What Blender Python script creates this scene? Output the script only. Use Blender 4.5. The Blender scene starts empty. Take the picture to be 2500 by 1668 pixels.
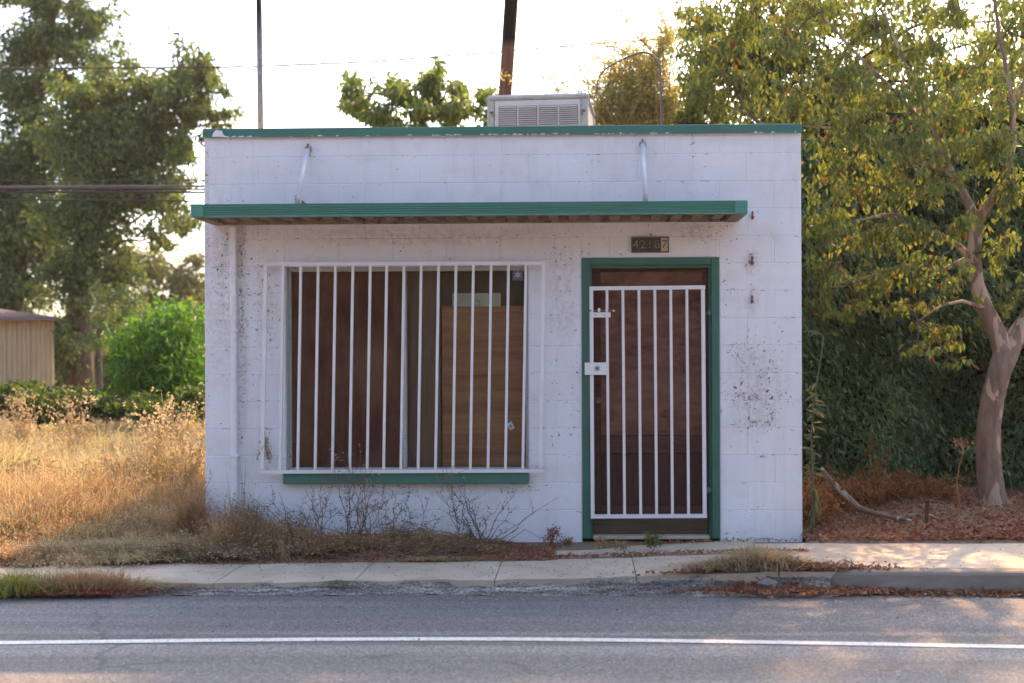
import bpy, bmesh, math, random
import numpy as np
from mathutils import Vector, Matrix

SC = bpy.context.scene
COL = SC.collection
rng = np.random.default_rng(7)
random.seed(7)

# ------------------------------------------------------------------ camera
F = 2961.0; PX, PY = 1347.5, 860.0
CAM = np.array([0.0, -9.0, 1.39])
YAW, ROLL = math.radians(1.49), math.radians(-0.22)
Rm = Matrix.Rotation(YAW, 3, 'Z') @ Matrix.Rotation(math.pi / 2, 3, 'X') @ Matrix.Rotation(ROLL, 3, 'Z')
R = np.array(Rm)
cam = bpy.data.cameras.new('camera'); cam_o = bpy.data.objects.new('camera', cam); COL.objects.link(cam_o)
cam.sensor_width = 36; cam.lens = F / 2500 * 36
cam.shift_x = (1250 - PX) / 2500; cam.shift_y = (PY - 834) / 2500
cam.clip_end = 2000; cam.clip_start = 0.1
cam.dof.use_dof = True; cam.dof.focus_distance = 9.0; cam.dof.aperture_fstop = 1.5
cam_o.matrix_world = Matrix.Translation(CAM) @ Rm.to_4x4()
SC.camera = cam_o

# ------------------------------------------------------------------ light
SUN = Vector((0.38, 1.0, 0.99)).normalized()
EL = math.asin(SUN.z); AZ = math.atan2(SUN.x, SUN.y)
w = bpy.data.worlds.new('World'); SC.world = w; w.use_nodes = True
nt = w.node_tree
sky = nt.nodes.new('ShaderNodeTexSky'); sky.sky_type = 'NISHITA'; sky.sun_disc = False
sky.sun_elevation = EL; sky.sun_rotation = AZ
sky.air_density = 1.0; sky.dust_density = 4.0; sky.ozone_density = 1.0
bg = nt.nodes['Background']; bg.inputs['Strength'].default_value = 0.15
nt.links.new(sky.outputs[0], bg.inputs['Color'])
sl = bpy.data.lights.new('sun', 'SUN'); so = bpy.data.objects.new('sun', sl); COL.objects.link(so)
sl.energy = 3.1; sl.angle = math.radians(0.9); sl.color = (1.0, 0.59, 0.29)
so.rotation_euler = SUN.to_track_quat('Z', 'Y').to_euler()
SC.view_settings.view_transform = 'Standard'; SC.view_settings.look = 'None'
SC.view_settings.gamma = 1.0; SC.view_settings.exposure = 1.82
SC.cycles.max_bounces = 6; SC.cycles.transparent_max_bounces = 8
SC.cycles.diffuse_bounces = 3; SC.cycles.transmission_bounces = 4

# ------------------------------------------------------------------ photograph -> place
S = 2500 / 2350
def ray(px, py): return R @ np.array([(px - PX) / F, -(py - PY) / F, -1.0])
def P(px, py, Y): d = ray(px, py); return CAM + d * ((Y - CAM[1]) / d[1])
def G(px, py, z): d = ray(px, py); return CAM + d * ((z - CAM[2]) / d[2])
def Q(px, py, Y): return P(px * S, py * S, Y)

# ------------------------------------------------------------------ materials
MATS = {}
class NG:
    """small wrapper to write node graphs"""
    def __init__(s, name):
        s.m = bpy.data.materials.new(name); s.m.use_nodes = True; s.t = s.m.node_tree
        s.b = s.t.nodes['Principled BSDF']; s.out = s.t.nodes['Material Output']; MATS[name] = s.m
        s.b.inputs['Roughness'].default_value = 0.8; s._pos = None
    def n(s, ty, **kw):
        nd = s.t.nodes.new(ty)
        for k, v in kw.items():
            if k.startswith('i_'):
                nd.inputs[int(k[2:]) if k[2:].isdigit() else k[2:].replace('_', ' ')].default_value = v
            else: setattr(nd, k, v)
        return nd
    def l(s, a, b): s.t.links.new(a, b)
    def pos(s):
        if s._pos is None: s._pos = s.n('ShaderNodeNewGeometry').outputs['Position']
        return s._pos
    def mp(s, scale, src=None, loc=(0, 0, 0), rot=(0, 0, 0)):
        m = s.n('ShaderNodeMapping'); m.inputs['Scale'].default_value = scale; m.inputs['Location'].default_value = loc
        m.inputs['Rotation'].default_value = rot
        s.l(src or s.pos(), m.inputs['Vector']); return m.outputs[0]
    def noise(s, scale, detail=4, rough=0.6, vec=None, dist=0):
        x = s.n('ShaderNodeTexNoise'); x.inputs['Scale'].default_value = scale; x.inputs['Detail'].default_value = detail
        x.inputs['Roughness'].default_value = rough; x.inputs['Distortion'].default_value = dist
        s.l(vec or s.pos(), x.inputs['Vector']); return x.outputs['Fac']
    def ramp(s, fac, stops, interp='LINEAR'):
        r = s.n('ShaderNodeValToRGB'); r.color_ramp.interpolation = interp; e = r.color_ramp.elements
        while len(e) < len(stops): e.new(0.5)
        for k, (p, c) in enumerate(stops):
            e[k].position = p; e[k].color = (c, c, c, 1) if isinstance(c, (int, float)) else (*c, 1)
        s.l(fac, r.inputs[0]); return r.outputs[0]
    def mix(s, fac, a, b, mode='MIX'):
        m = s.n('ShaderNodeMix', data_type='RGBA', blend_type=mode)
        for k, v in ((0, fac), (6, a), (7, b)):
            if hasattr(v, 'links') or hasattr(v, 'is_output'): s.l(v, m.inputs[k])
            else: m.inputs[k].default_value = v if k == 0 else (*v, 1)
        return m.outputs[2]
    def math(s, op, a, b=0.0):
        m = s.n('ShaderNodeMath', operation=op)
        for k, v in ((0, a), (1, b)):
            if hasattr(v, 'is_output'): s.l(v, m.inputs[k])
            else: m.inputs[k].default_value = v
        return m.outputs[0]
    def bump(s, h, strength=0.3, dist=0.01):
        b = s.n('ShaderNodeBump'); b.inputs['Strength'].default_value = strength; b.inputs['Distance'].default_value = dist
        s.l(h, b.inputs['Height']); s.l(b.outputs[0], s.b.inputs['Normal'])
    def col(s, c):
        if hasattr(c, 'is_output'): s.l(c, s.b.inputs['Base Color'])
        else: s.b.inputs['Base Color'].default_value = (*c, 1)
    def rough(s, v): s.b.inputs['Roughness'].default_value = v
    def spec(s, v): s.b.inputs['Specular IOR Level'].default_value = v

def m_wall():
    g = NG('white_paint_block')
    big = g.noise(1.3, 4, 0.6)
    base = g.ramp(big, [(0.3, (0.74, 0.74, 0.77)), (0.7, (0.84, 0.84, 0.87))])
    streak = g.noise(1, 5, 0.7, g.mp((9, 9, 0.9)))
    base = g.mix(g.ramp(streak, [(0.52, 0.0), (0.8, 0.35)]), base, (0.55, 0.50, 0.45))
    base = g.mix(g.ramp(g.noise(1, 5, 0.7, g.mp((3.2, 3.2, 5.0), loc=(1, 2, 7))), [(0.52, 0.0), (0.76, 0.38)]), base, (0.60, 0.52, 0.46))
    halo = None
    sep = g.n('ShaderNodeSeparateXYZ'); g.l(g.pos(), sep.inputs[0])
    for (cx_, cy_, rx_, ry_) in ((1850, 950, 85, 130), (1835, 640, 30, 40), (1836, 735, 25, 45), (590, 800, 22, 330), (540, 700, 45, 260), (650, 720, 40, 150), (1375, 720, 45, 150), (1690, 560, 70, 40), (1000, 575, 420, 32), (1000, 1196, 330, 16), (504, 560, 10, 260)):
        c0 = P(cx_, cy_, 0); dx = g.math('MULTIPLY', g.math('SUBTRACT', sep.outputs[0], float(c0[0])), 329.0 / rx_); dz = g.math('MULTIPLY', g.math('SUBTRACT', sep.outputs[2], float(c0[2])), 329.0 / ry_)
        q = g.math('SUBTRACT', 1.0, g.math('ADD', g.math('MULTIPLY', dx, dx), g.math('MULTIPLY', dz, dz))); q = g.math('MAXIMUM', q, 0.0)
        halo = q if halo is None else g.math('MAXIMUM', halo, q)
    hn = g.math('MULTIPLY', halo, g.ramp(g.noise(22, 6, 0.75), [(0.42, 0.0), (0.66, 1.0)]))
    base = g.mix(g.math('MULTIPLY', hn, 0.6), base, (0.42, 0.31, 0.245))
    fl = g.math('MULTIPLY', g.ramp(g.noise(75, 3, 0.6), [(0.60, 0.0), (0.68, 1.0)]), g.ramp(g.noise(2.6, 3), [(0.46, 0.0), (0.66, 1.0)]))
    base = g.mix(g.math('MULTIPLY', fl, 0.38), base, (0.34, 0.25, 0.20))
    g.col(base); g.rough(0.62); g.spec(0.3)
    h = g.math('ADD', g.noise(160, 4, 0.7), g.math('MULTIPLY', g.noise(14, 3), 1.5))
    g.bump(h, 0.35, 0.004)
def m_plainpaint(name, c, c2=None, rough=0.5, chip=None, cscale=40, thr=0.66, spec=0.4, bump=0.1):
    g = NG(name); n = g.noise(3.0, 5, 0.65)
    base = g.ramp(n, [(0.3, c), (0.72, c2 or tuple(x * 0.8 for x in c))])
    if chip:
        k = g.math('MULTIPLY', g.ramp(g.noise(cscale, 4, 0.6), [(thr, 0.0), (thr + 0.04, 1.0)]), g.ramp(g.noise(4.0, 2), [(0.42, 0.0), (0.55, 1.0)]))
        base = g.mix(k, base, chip)
    g.col(base); g.rough(rough); g.spec(spec); g.bump(g.noise(90, 3), bump, 0.003)
    return g
def m_rust(name='rust', c=(0.16, 0.065, 0.035), c2=(0.30, 0.17, 0.11)):
    g = NG(name); g.col(g.ramp(g.noise(60, 5, 0.7), [(0.35, c), (0.68, c2)])); g.rough(0.9); g.bump(g.noise(200, 3), 0.3, 0.003)
def m_wood(name, dark, light, scale=(4, 4, 60), rot=(0, 0, 0), rough=0.85, contrast=(0.3, 0.7), patch=None):
    g = NG(name)
    a = g.noise(1, 6, 0.65, g.mp(scale, rot=rot), 0.6)
    c = g.ramp(a, [(contrast[0], dark), (contrast[1], light)])
    if patch: c = g.mix(g.ramp(g.noise(2.3, 4, 0.6), [(0.42, 0.0), (0.7, 0.75)]), c, patch)
    g.col(c); g.rough(rough); g.spec(0.25); g.bump(a, 0.25, 0.004)
def m_concrete():
    g = NG('concrete')
    c = g.ramp(g.noise(1.1, 6, 0.65), [(0.32, (0.47, 0.37, 0.275)), (0.68, (0.66, 0.525, 0.395))])
    c = g.mix(g.ramp(g.noise(120, 3, 0.7), [(0.35, 0.35), (0.6, 0.0)]), c, (0.30, 0.275, 0.25))
    c = g.mix(g.ramp(g.noise(26, 3, 0.6), [(0.64, 0.0), (0.72, 0.5)]), c, (0.18, 0.145, 0.115))
    c = g.mix(g.ramp(g.noise(5, 5, 0.7), [(0.46, 0.0), (0.72, 0.6)]), c, (0.34, 0.27, 0.205))
    g.col(c); g.rough(0.9); g.spec(0.25); g.bump(g.math('ADD', g.noise(150, 4, 0.7), g.noise(9, 4)), 0.4, 0.006)
def m_kerb():
    g = NG('kerb_concrete')
    c = g.ramp(g.noise(2.5, 6, 0.7, g.mp((1, 1, 4))), [(0.3, (0.19, 0.155, 0.125)), (0.7, (0.31, 0.26, 0.21))])
    c = g.mix(g.ramp(g.noise(1.5, 4, 0.6, g.mp((0.6, 1, 9))), [(0.48, 0.0), (0.62, 0.5)]), c, (0.16, 0.15, 0.145))
    g.col(c); g.rough(0.9); g.spec(0.25); g.bump(g.noise(110, 4, 0.7), 0.5, 0.006)
def m_asphalt():
    g = NG('asphalt')
    band = g.noise(1, 3, 0.6, g.mp((0.10, 2.6, 1), loc=(3.1, 0.4, 0)))
    c = g.ramp(band, [(0.36, (0.145, 0.138, 0.138)), (0.5, (0.195, 0.185, 0.183)), (0.64, (0.25, 0.237, 0.232))])
    patch = g.noise(0.7, 4, 0.6, g.mp((0.5, 1.2, 1)))
    c = g.mix(g.ramp(patch, [(0.35, 0.45), (0.6, 0.0)]), c, (0.17, 0.16, 0.158))
    y = g.n('ShaderNodeSeparateXYZ'); g.l(g.pos(), y.inputs[0])
    mr = g.n('ShaderNodeMapRange'); mr.inputs[1].default_value = -3.4; mr.inputs[2].default_value = -1.2
    g.l(g.math('ADD', y.outputs[1], g.math('MULTIPLY', g.noise(2.5, 4, 0.6), 0.05)), mr.inputs[0])
    # paving lanes: coarse dark strip behind the line, pale seam, speckled older lane, smoother edge lane
    lane = g.ramp(mr.outputs[0], [(0.0, 0.86), (0.12, 0.80), (0.20, 1.0), (0.335, 1.0), (0.345, 0.70), (0.44, 0.72), (0.452, 1.10), (0.475, 1.08), (0.49, 0.92), (0.70, 1.04), (0.86, 0.80), (0.97, 0.86), (0.985, 1.15)])
    c = g.mix(1.0, c, lane, 'MULTIPLY')
    c = g.mix(0.72, c, g.ramp(g.noise(82, 2, 0.9), [(0.34, 0.10), (0.5, 0.48), (0.66, 0.95)]), 'OVERLAY')
    ck = g.n('ShaderNodeTexVoronoi', feature='DISTANCE_TO_EDGE'); ck.inputs['Scale'].default_value = 0.55; wv = g.n('ShaderNodeTexNoise'); wv.inputs['Scale'].default_value = 3.0; wv.inputs['Detail'].default_value = 6; g.l(g.pos(), wv.inputs['Vector'])
    ad = g.n('ShaderNodeVectorMath', operation='MULTIPLY_ADD'); g.l(wv.outputs['Color'], ad.inputs[0]); ad.inputs[1].default_value = (.35, .35, .35); g.l(g.pos(), ad.inputs[2]); g.l(ad.outputs[0], ck.inputs['Vector'])
    c = g.mix(g.math('MULTIPLY', g.ramp(ck.outputs['Distance'], [(0.004, 0.55), (0.012, 0.0)]), g.ramp(g.noise(1.1, 2), [(0.5, 0.0), (0.6, 1.0)])), c, (0.07, 0.065, 0.065))
    c = g.mix(g.ramp(g.noise(1, 4, 0.6, g.mp((0.35, 1.9, 1), loc=(7, 3, 0))), [(0.55, 0.0), (0.75, 0.5)]), c, (0.13, 0.12, 0.118))
    v = g.n('ShaderNodeTexVoronoi'); v.inputs['Scale'].default_value = 48; g.l(g.pos(), v.inputs['Vector'])
    sp = g.math('MULTIPLY', g.ramp(v.outputs['Distance'], [(0.14, 1.0), (0.26, 0.0)]), g.ramp(g.noise(31, 2), [(0.52, 0.0), (0.62, 0.9)]))
    c = g.mix(sp, c, (0.56, 0.54, 0.52))
    g.col(c); g.rough(0.82); g.spec(0.35); g.bump(g.noise(80, 4, 0.85), 0.8, 0.010)
def m_linepaint():
    g = NG('road_line_paint')
    c = g.ramp(g.noise(70, 4, 0.8), [(0.38, (0.30, 0.28, 0.27)), (0.52, (0.66, 0.64, 0.62))])
    g.col(c); g.rough(0.7); g.bump(g.noise(110, 4, 0.8), 0.5, 0.006)
def m_soil(name, a, b, c3):
    g = NG(name)
    c = g.ramp(g.noise(2.2, 6, 0.7), [(0.3, a), (0.65, b)])
    c = g.mix(g.ramp(g.noise(45, 4, 0.7), [(0.45, 0.0), (0.7, 0.7)]), c, c3)
    g.col(c); g.rough(0.95); g.spec(0.15); g.bump(g.math('ADD', g.noise(60, 5, 0.75), g.noise(8, 4)), 0.8, 0.02)
def m_leaf(name, cols, trans=0.45, rough=0.5, tint=(1.25, 1.15, 0.5), spec=0.3, var=0.35):
    g = NG(name)
    rp = g.n('ShaderNodeNewGeometry').outputs['Random Per Island']
    k = len(cols)
    c = g.ramp(rp, [((i + 0.5) / k, x) for i, x in enumerate(cols)])
    c = g.mix(var, c, g.ramp(g.noise(1.6, 3, 0.6), [(0.3, (0.35, 0.38, 0.40)), (0.7, (0.75, 0.72, 0.62))]), 'OVERLAY')
    g.col(c); g.rough(rough); g.spec(spec)
    t = g.n('ShaderNodeBsdfTranslucent'); g.l(g.mix(1.0, c, tint, 'MULTIPLY'), t.inputs['Color'])
    mx = g.n('ShaderNodeMixShader'); mx.inputs[0].default_value = trans
    g.l(g.b.outputs[0], mx.inputs[1]); g.l(t.outputs[0], mx.inputs[2]); g.l(mx.outputs[0], g.out.inputs['Surface'])
def m_bark(name, a, b, c3, sc=(14, 14, 2.5)):
    g = NG(name)
    n = g.noise(1, 6, 0.7, g.mp(sc), 0.4)
    c = g.ramp(n, [(0.3, a), (0.62, b)])
    c = g.mix(g.ramp(g.noise(1, 3, 0.5, g.mp((7, 7, 2.2), loc=(2, 1, 4.3)), 0.5), [(0.54, 0.0), (0.56, 1.0)]), c, c3)
    g.col(c); g.rough(0.9); g.spec(0.2); g.bump(n, 0.6, 0.02)
def m_glass():
    g = NG('dusty_glass')
    tr = g.n('ShaderNodeBsdfTransparent'); tr.inputs[0].default_value = (0.90, 0.90, 0.88, 1)
    gl = g.n('ShaderNodeBsdfGlossy'); gl.inputs['Roughness'].default_value = 0.06
    fr = g.n('ShaderNodeFresnel'); fr.inputs[0].default_value = 1.1
    a = g.n('ShaderNodeMixShader'); g.l(fr.outputs[0], a.inputs[0]); g.l(tr.outputs[0], a.inputs[1]); g.l(gl.outputs[0], a.inputs[2])
    df = g.n('ShaderNodeBsdfDiffuse'); df.inputs[0].default_value = (0.40, 0.34, 0.28, 1)
    d = g.n('ShaderNodeMixShader'); g.l(g.ramp(g.noise(1, 5, 0.7, g.mp((14, 14, 3.0))), [(0.4, 0.0), (0.8, 0.07)]), d.inputs[0])
    g.l(a.outputs[0], d.inputs[1]); g.l(df.outputs[0], d.inputs[2]); g.l(d.outputs[0], g.out.inputs['Surface'])
def m_pole():
    g = NG('creosote_pole')
    z = g.n('ShaderNodeSeparateXYZ'); g.l(g.pos(), z.inputs[0])
    grain = g.noise(1, 5, 0.7, g.mp((40, 40, 1.2)))
    c = g.ramp(grain, [(0.3, (0.075, 0.035, 0.022)), (0.65, (0.20, 0.10, 0.065))])
    mr = g.n('ShaderNodeMapRange'); g.l(z.outputs[2], mr.inputs[0])
    zt = float(Q(1165, 96, 7.0)[2]); mr.inputs[1].default_value = zt - 0.10; mr.inputs[2].default_value = zt + 0.02
    c = g.mix(mr.outputs[0], c, (0.004, 0.003, 0.003)); g.col(c); g.rough(0.9); g.spec(0.1); g.bump(grain, 0.5, 0.01)
def m_mast():
    g = NG('galvanised_mast')
    z = g.n('ShaderNodeSeparateXYZ'); g.l(g.pos(), z.inputs[0])
    c = g.ramp(g.noise(30, 4, 0.6), [(0.3, (0.20, 0.19, 0.19)), (0.7, (0.34, 0.33, 0.33))])
    mr = g.n('ShaderNodeMapRange'); g.l(z.outputs[2], mr.inputs[0])
    zt = float(Q(595, 60, 0.55)[2]); mr.inputs[1].default_value = zt - 0.25; mr.inputs[2].default_value = zt + 0.12
    c = g.mix(mr.outputs[0], c, (0.006, 0.006, 0.006)); g.col(c); g.rough(0.6); g.spec(0.3)
def m_corr():
    g = NG('tan_sheet_metal')
    c = g.ramp(g.noise(1, 5, 0.7, g.mp((2.5, 2.5, 0.35))), [(0.3, (0.38, 0.29, 0.165)), (0.7, (0.54, 0.43, 0.27))])
    g.col(c); g.rough(0.75)

m_wall(); m_concrete(); m_kerb(); m_asphalt(); m_linepaint(); m_glass(); m_pole(); m_mast(); m_corr(); m_rust()
m_plainpaint('green_trim', (0.060, 0.195, 0.148), (0.048, 0.155, 0.118), 0.45, (0.42, 0.44, 0.42), 45, 0.70)
m_plainpaint('green_canopy', (0.085, 0.275, 0.215), (0.068, 0.235, 0.18), 0.45)
m_plainpaint('green_door_frame', (0.045, 0.155, 0.115), (0.036, 0.118, 0.085), 0.42)
m_plainpaint('white_bar_paint', (0.80, 0.79, 0.79), (0.70, 0.69, 0.68), 0.45, (0.20, 0.10, 0.06), 60, 0.69)
m_plainpaint('galvanised', (0.66, 0.67, 0.69), (0.52, 0.53, 0.55), 0.45, None, spec=0.5)
m_plainpaint('aluminium_frame', (0.52, 0.50, 0.47), (0.40, 0.38, 0.36), 0.45, (0.2, 0.15, 0.11), 50, 0.6)
m_plainpaint('soffit_brown', (0.27, 0.205, 0.15), (0.16, 0.115, 0.08), 0.85, (0.07, 0.05, 0.035), 14, 0.55)
m_plainpaint('cooler_paint', (0.62, 0.60, 0.56), (0.53, 0.51, 0.47), 0.6, (0.32, 0.20, 0.13), 50, 0.68)
m_plainpaint('cooler_lid', (0.50, 0.49, 0.46), (0.36, 0.355, 0.35), 0.75, (0.25, 0.22, 0.2), 30, 0.62)
m_plainpaint('tile_dark', (0.075, 0.07, 0.05), (0.05, 0.045, 0.035), 0.6)
m_plainpaint('plaque_frame', (0.20, 0.14, 0.10), (0.12, 0.08, 0.06), 0.7)
m_plainpaint('digit_pale', (0.36, 0.33, 0.27), (0.18, 0.16, 0.13), 0.7, (0.09, 0.08, 0.06), 70, 0.47)
m_plainpaint('digit_cream', (0.62, 0.54, 0.44), (0.52, 0.44, 0.35), 0.7)
m_plainpaint('sticker_blue', (0.16, 0.22, 0.30), (0.10, 0.14, 0.20), 0.5, (0.5, 0.52, 0.55), 120, 0.56)
m_plainpaint('sticker_white', (0.66, 0.62, 0.60), None, 0.5)
m_plainpaint('paper_cream', (0.56, 0.55, 0.43), (0.44, 0.43, 0.33), 0.8, (0.22, 0.21, 0.15), 22, 0.62)
m_plainpaint('flange_paint', (0.55, 0.50, 0.47), (0.40, 0.34, 0.30), 0.7, (0.14, 0.07, 0.045), 60, 0.52)
m_plainpaint('lock_dark', (0.08, 0.075, 0.07), None, 0.5)
m_plainpaint('roof_felt', (0.22, 0.21, 0.20), None, 0.9)
m_plainpaint('wire_black', (0.035, 0.034, 0.036), None, 0.6)
m_plainpaint('wire_brown', (0.10, 0.065, 0.055), None, 0.7)
m_plainpaint('pipe_grey', (0.17, 0.15, 0.15), (0.12, 0.1, 0.1), 0.6)
m_plainpaint('shingle_rust', (0.15, 0.095, 0.075), (0.21, 0.15, 0.12), 0.9)
m_wood('board_left', (0.090, 0.027, 0.016), (0.20, 0.072, 0.042), (22, 22, 3.5), patch=(0.30, 0.15, 0.088))
m_wood('board_mid', (0.17, 0.105, 0.066), (0.26, 0.17, 0.11), (30, 30, 2.0))
m_wood('board_olive', (0.11, 0.08, 0.048), (0.16, 0.12, 0.074), (20, 20, 3.0))
m_wood('plywood', (0.24, 0.105, 0.052), (0.45, 0.225, 0.118), (1.2, 10, 20), contrast=(0.28, 0.62))
m_wood('door_ply', (0.088, 0.031, 0.020), (0.27, 0.122, 0.078), (6, 16, 14), contrast=(0.3, 0.72), patch=(0.20, 0.105, 0.07))
m_wood('door_plank', (0.07, 0.028, 0.02), (0.13, 0.058, 0.04), (3, 20, 40))
m_wood('door_dark', (0.048, 0.021, 0.015), (0.10, 0.046, 0.031), (30, 20, 3))
m_wood('door_kick', (0.085, 0.062, 0.040), (0.14, 0.105, 0.07), (3, 20, 24))
m_soil('dry_soil', (0.16, 0.105, 0.07), (0.26, 0.19, 0.125), (0.34, 0.25, 0.16))
m_soil('leaf_soil', (0.18, 0.115, 0.08), (0.30, 0.20, 0.14), (0.42, 0.285, 0.20))
g = NG('rubble')
c = g.ramp(g.noise(1, 5, 0.7, g.mp((1.6, 30, 8), loc=(0, 0.3, 0)), 0.4), [(0.38, (0.13, 0.115, 0.105)), (0.52, (0.24, 0.215, 0.195)), (0.64, (0.48, 0.42, 0.36))])
c = g.mix(0.8, c, g.ramp(g.noise(70, 3, 0.8), [(0.35, 0.1), (0.5, 0.5), (0.66, 0.95)]), 'OVERLAY')
g.col(c); g.rough(0.95); g.spec(0.15); g.bump(g.math('ADD', g.noise(60, 5, 0.75), g.noise(8, 4)), 0.8, 0.02)
m_leaf('leaf_far_dark', [(0.062, 0.102, 0.047), (0.093, 0.146, 0.058), (0.123, 0.182, 0.064), (0.177, 0.231, 0.078)], 0.42, 0.55, (1.3, 1.2, 0.55))
m_leaf('leaf_far_light', [(0.075, 0.095, 0.04), (0.11, 0.13, 0.055), (0.13, 0.14, 0.06)], 0.5)
m_leaf('leaf_bright', [(0.050, 0.128, 0.016), (0.077, 0.191, 0.022), (0.110, 0.245, 0.030)], 0.45, 0.5, (1.2, 1.25, 0.4))
m_leaf('leaf_vine', [(0.035, 0.075, 0.018), (0.06, 0.11, 0.025), (0.11, 0.16, 0.04)], 0.45)
m_leaf('leaf_myrtle', [(0.125, 0.167, 0.062), (0.140, 0.184, 0.066), (0.160, 0.200, 0.070), (0.175, 0.205, 0.072), (0.190, 0.205, 0.070), (0.230, 0.216, 0.070)], 0.55, 0.45, (1.12, 1.15, 0.5))
m_leaf('leaf_turned', [(0.22, 0.06, 0.025), (0.24, 0.12, 0.03), (0.22, 0.17, 0.04), (0.17, 0.15, 0.03)], 0.5)
m_leaf('leaf_yellow', [(0.14, 0.16, 0.06), (0.18, 0.19, 0.065), (0.22, 0.205, 0.07), (0.12, 0.14, 0.055)], 0.6, 0.5, (1.15, 1.15, 0.5))
m_leaf('leaf_hedge', [(0.069, 0.118, 0.056), (0.100, 0.172, 0.074), (0.142, 0.225, 0.091), (0.173, 0.234, 0.100)], 0.3, 0.28, (1.2, 1.2, 0.5), 0.6, var=0.7)
m_leaf('leaf_pale', [(0.299, 0.299, 0.140), (0.393, 0.374, 0.187), (0.486, 0.430, 0.225), (0.281, 0.299, 0.112)], 0.5)
m_leaf('leaf_mid', [(0.092, 0.152, 0.053), (0.131, 0.206, 0.066), (0.184, 0.243, 0.084)], 0.5)
m_leaf('leaf_blocker', [(0.085, 0.065, 0.030), (0.11, 0.08, 0.036), (0.13, 0.09, 0.042)], 0.2, 0.7, (1.2, 1.0, 0.6))  # foliage of the added unseen trees that block low sky
m_leaf('leaf_dead', [(0.281, 0.125, 0.067), (0.363, 0.184, 0.101), (0.215, 0.100, 0.059), (0.446, 0.267, 0.168), (0.330, 0.117, 0.076)], 0.25, 0.7, (1.2, 1.0, 0.8))
m_leaf('leaf_red', [(0.30, 0.05, 0.03), (0.26, 0.08, 0.04), (0.20, 0.045, 0.03)], 0.25, 0.6, (1.2, 1.0, 0.8))
m_leaf('fern_orange', [(0.259, 0.113, 0.043), (0.326, 0.153, 0.061), (0.211, 0.087, 0.037)], 0.4, 0.7, (1.2, 1.0, 0.8))
m_leaf('grass_gold', [(0.374, 0.321, 0.174), (0.499, 0.456, 0.266), (0.599, 0.560, 0.348), (0.448, 0.356, 0.204), (0.523, 0.524, 0.326)], 0.45, 0.6, (1.15, 1.0, 0.75), var=0.25)
m_leaf('grass_pink', [(0.382, 0.259, 0.160), (0.450, 0.327, 0.204), (0.506, 0.394, 0.263)], 0.45, 0.6, (1.15, 1.0, 0.75), var=0.25)
m_leaf('grass_brown', [(0.268, 0.169, 0.093), (0.376, 0.240, 0.137), (0.465, 0.305, 0.171)], 0.35, 0.7, (1.15, 1.0, 0.75))
m_leaf('grass_straw', [(0.444, 0.380, 0.253), (0.567, 0.501, 0.342), (0.370, 0.284, 0.178)], 0.4, 0.6, (1.15, 1.0, 0.75))
m_leaf('grass_green', [(0.176, 0.192, 0.060), (0.243, 0.252, 0.084), (0.324, 0.288, 0.120)], 0.45)
m_leaf('weed_brown', [(0.383, 0.240, 0.138), (0.502, 0.334, 0.198), (0.277, 0.170, 0.096), (0.581, 0.403, 0.246)], 0.35, 0.7, (1.15, 1.0, 0.75))
m_leaf('weed_grey', [(0.160, 0.112, 0.084), (0.256, 0.180, 0.133), (0.128, 0.083, 0.063)], 0.2, 0.8, (1, 1, 1))
m_leaf('weed_greygreen', [(0.12, 0.14, 0.075), (0.16, 0.18, 0.095), (0.2, 0.21, 0.12)], 0.4)
m_leaf('residue', [(0.36, 0.27, 0.21), (0.24, 0.165, 0.125), (0.44, 0.35, 0.29), (0.15, 0.10, 0.08)], 0.0, 0.9, (1, 1, 1))
m_bark('bark_myrtle', (0.15, 0.095, 0.066), (0.29, 0.20, 0.145), (0.46, 0.335, 0.245), (16, 16, 3.5))
m_bark('bark_twig', (0.085, 0.058, 0.042), (0.15, 0.10, 0.075), (0.18, 0.13, 0.10))
m_bark('bark_dark', (0.055, 0.040, 0.030), (0.11, 0.08, 0.06), (0.13, 0.10, 0.075))
m_bark('bark_log', (0.13, 0.085, 0.06), (0.25, 0.17, 0.12), (0.42, 0.36, 0.29))
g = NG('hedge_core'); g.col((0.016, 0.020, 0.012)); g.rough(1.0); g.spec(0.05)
g = NG('rock'); g.col(g.ramp(g.noise(20, 5, 0.7), [(0.3, (0.17, 0.165, 0.16)), (0.7, (0.32, 0.31, 0.30))])); g.rough(0.95); g.bump(g.noise(60, 4), 0.5, 0.01)

# ------------------------------------------------------------------ object helpers
WL = {}
def _loc(o): return WL.get(o.name, Vector((0, 0, 0)))
def put(name, me, m, parent=None, loc=(0, 0, 0), kind=None, label=None, cat=None, group=None):
    o = bpy.data.objects.new(name, me); COL.objects.link(o); o.location = loc; WL[o.name] = Vector(loc)
    if m and not me.materials: me.materials.append(MATS[m])
    if parent is not None:
        o.parent = parent; o.matrix_parent_inverse = Matrix.Translation(-_loc(parent))
    tag(o, label, cat, group, kind); return o
def tag(o, label=None, cat=None, group=None, kind=None):
    for k, v in (('label', label), ('category', cat), ('group', group), ('kind', kind)):
        if v: o[k] = v
def empty(name, loc, label, cat, group=None):
    o = bpy.data.objects.new(name, None); COL.objects.link(o); o.location = loc; WL[o.name] = Vector(loc)
    o.empty_display_size = 0.1; tag(o, label, cat, group); return o

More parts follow.
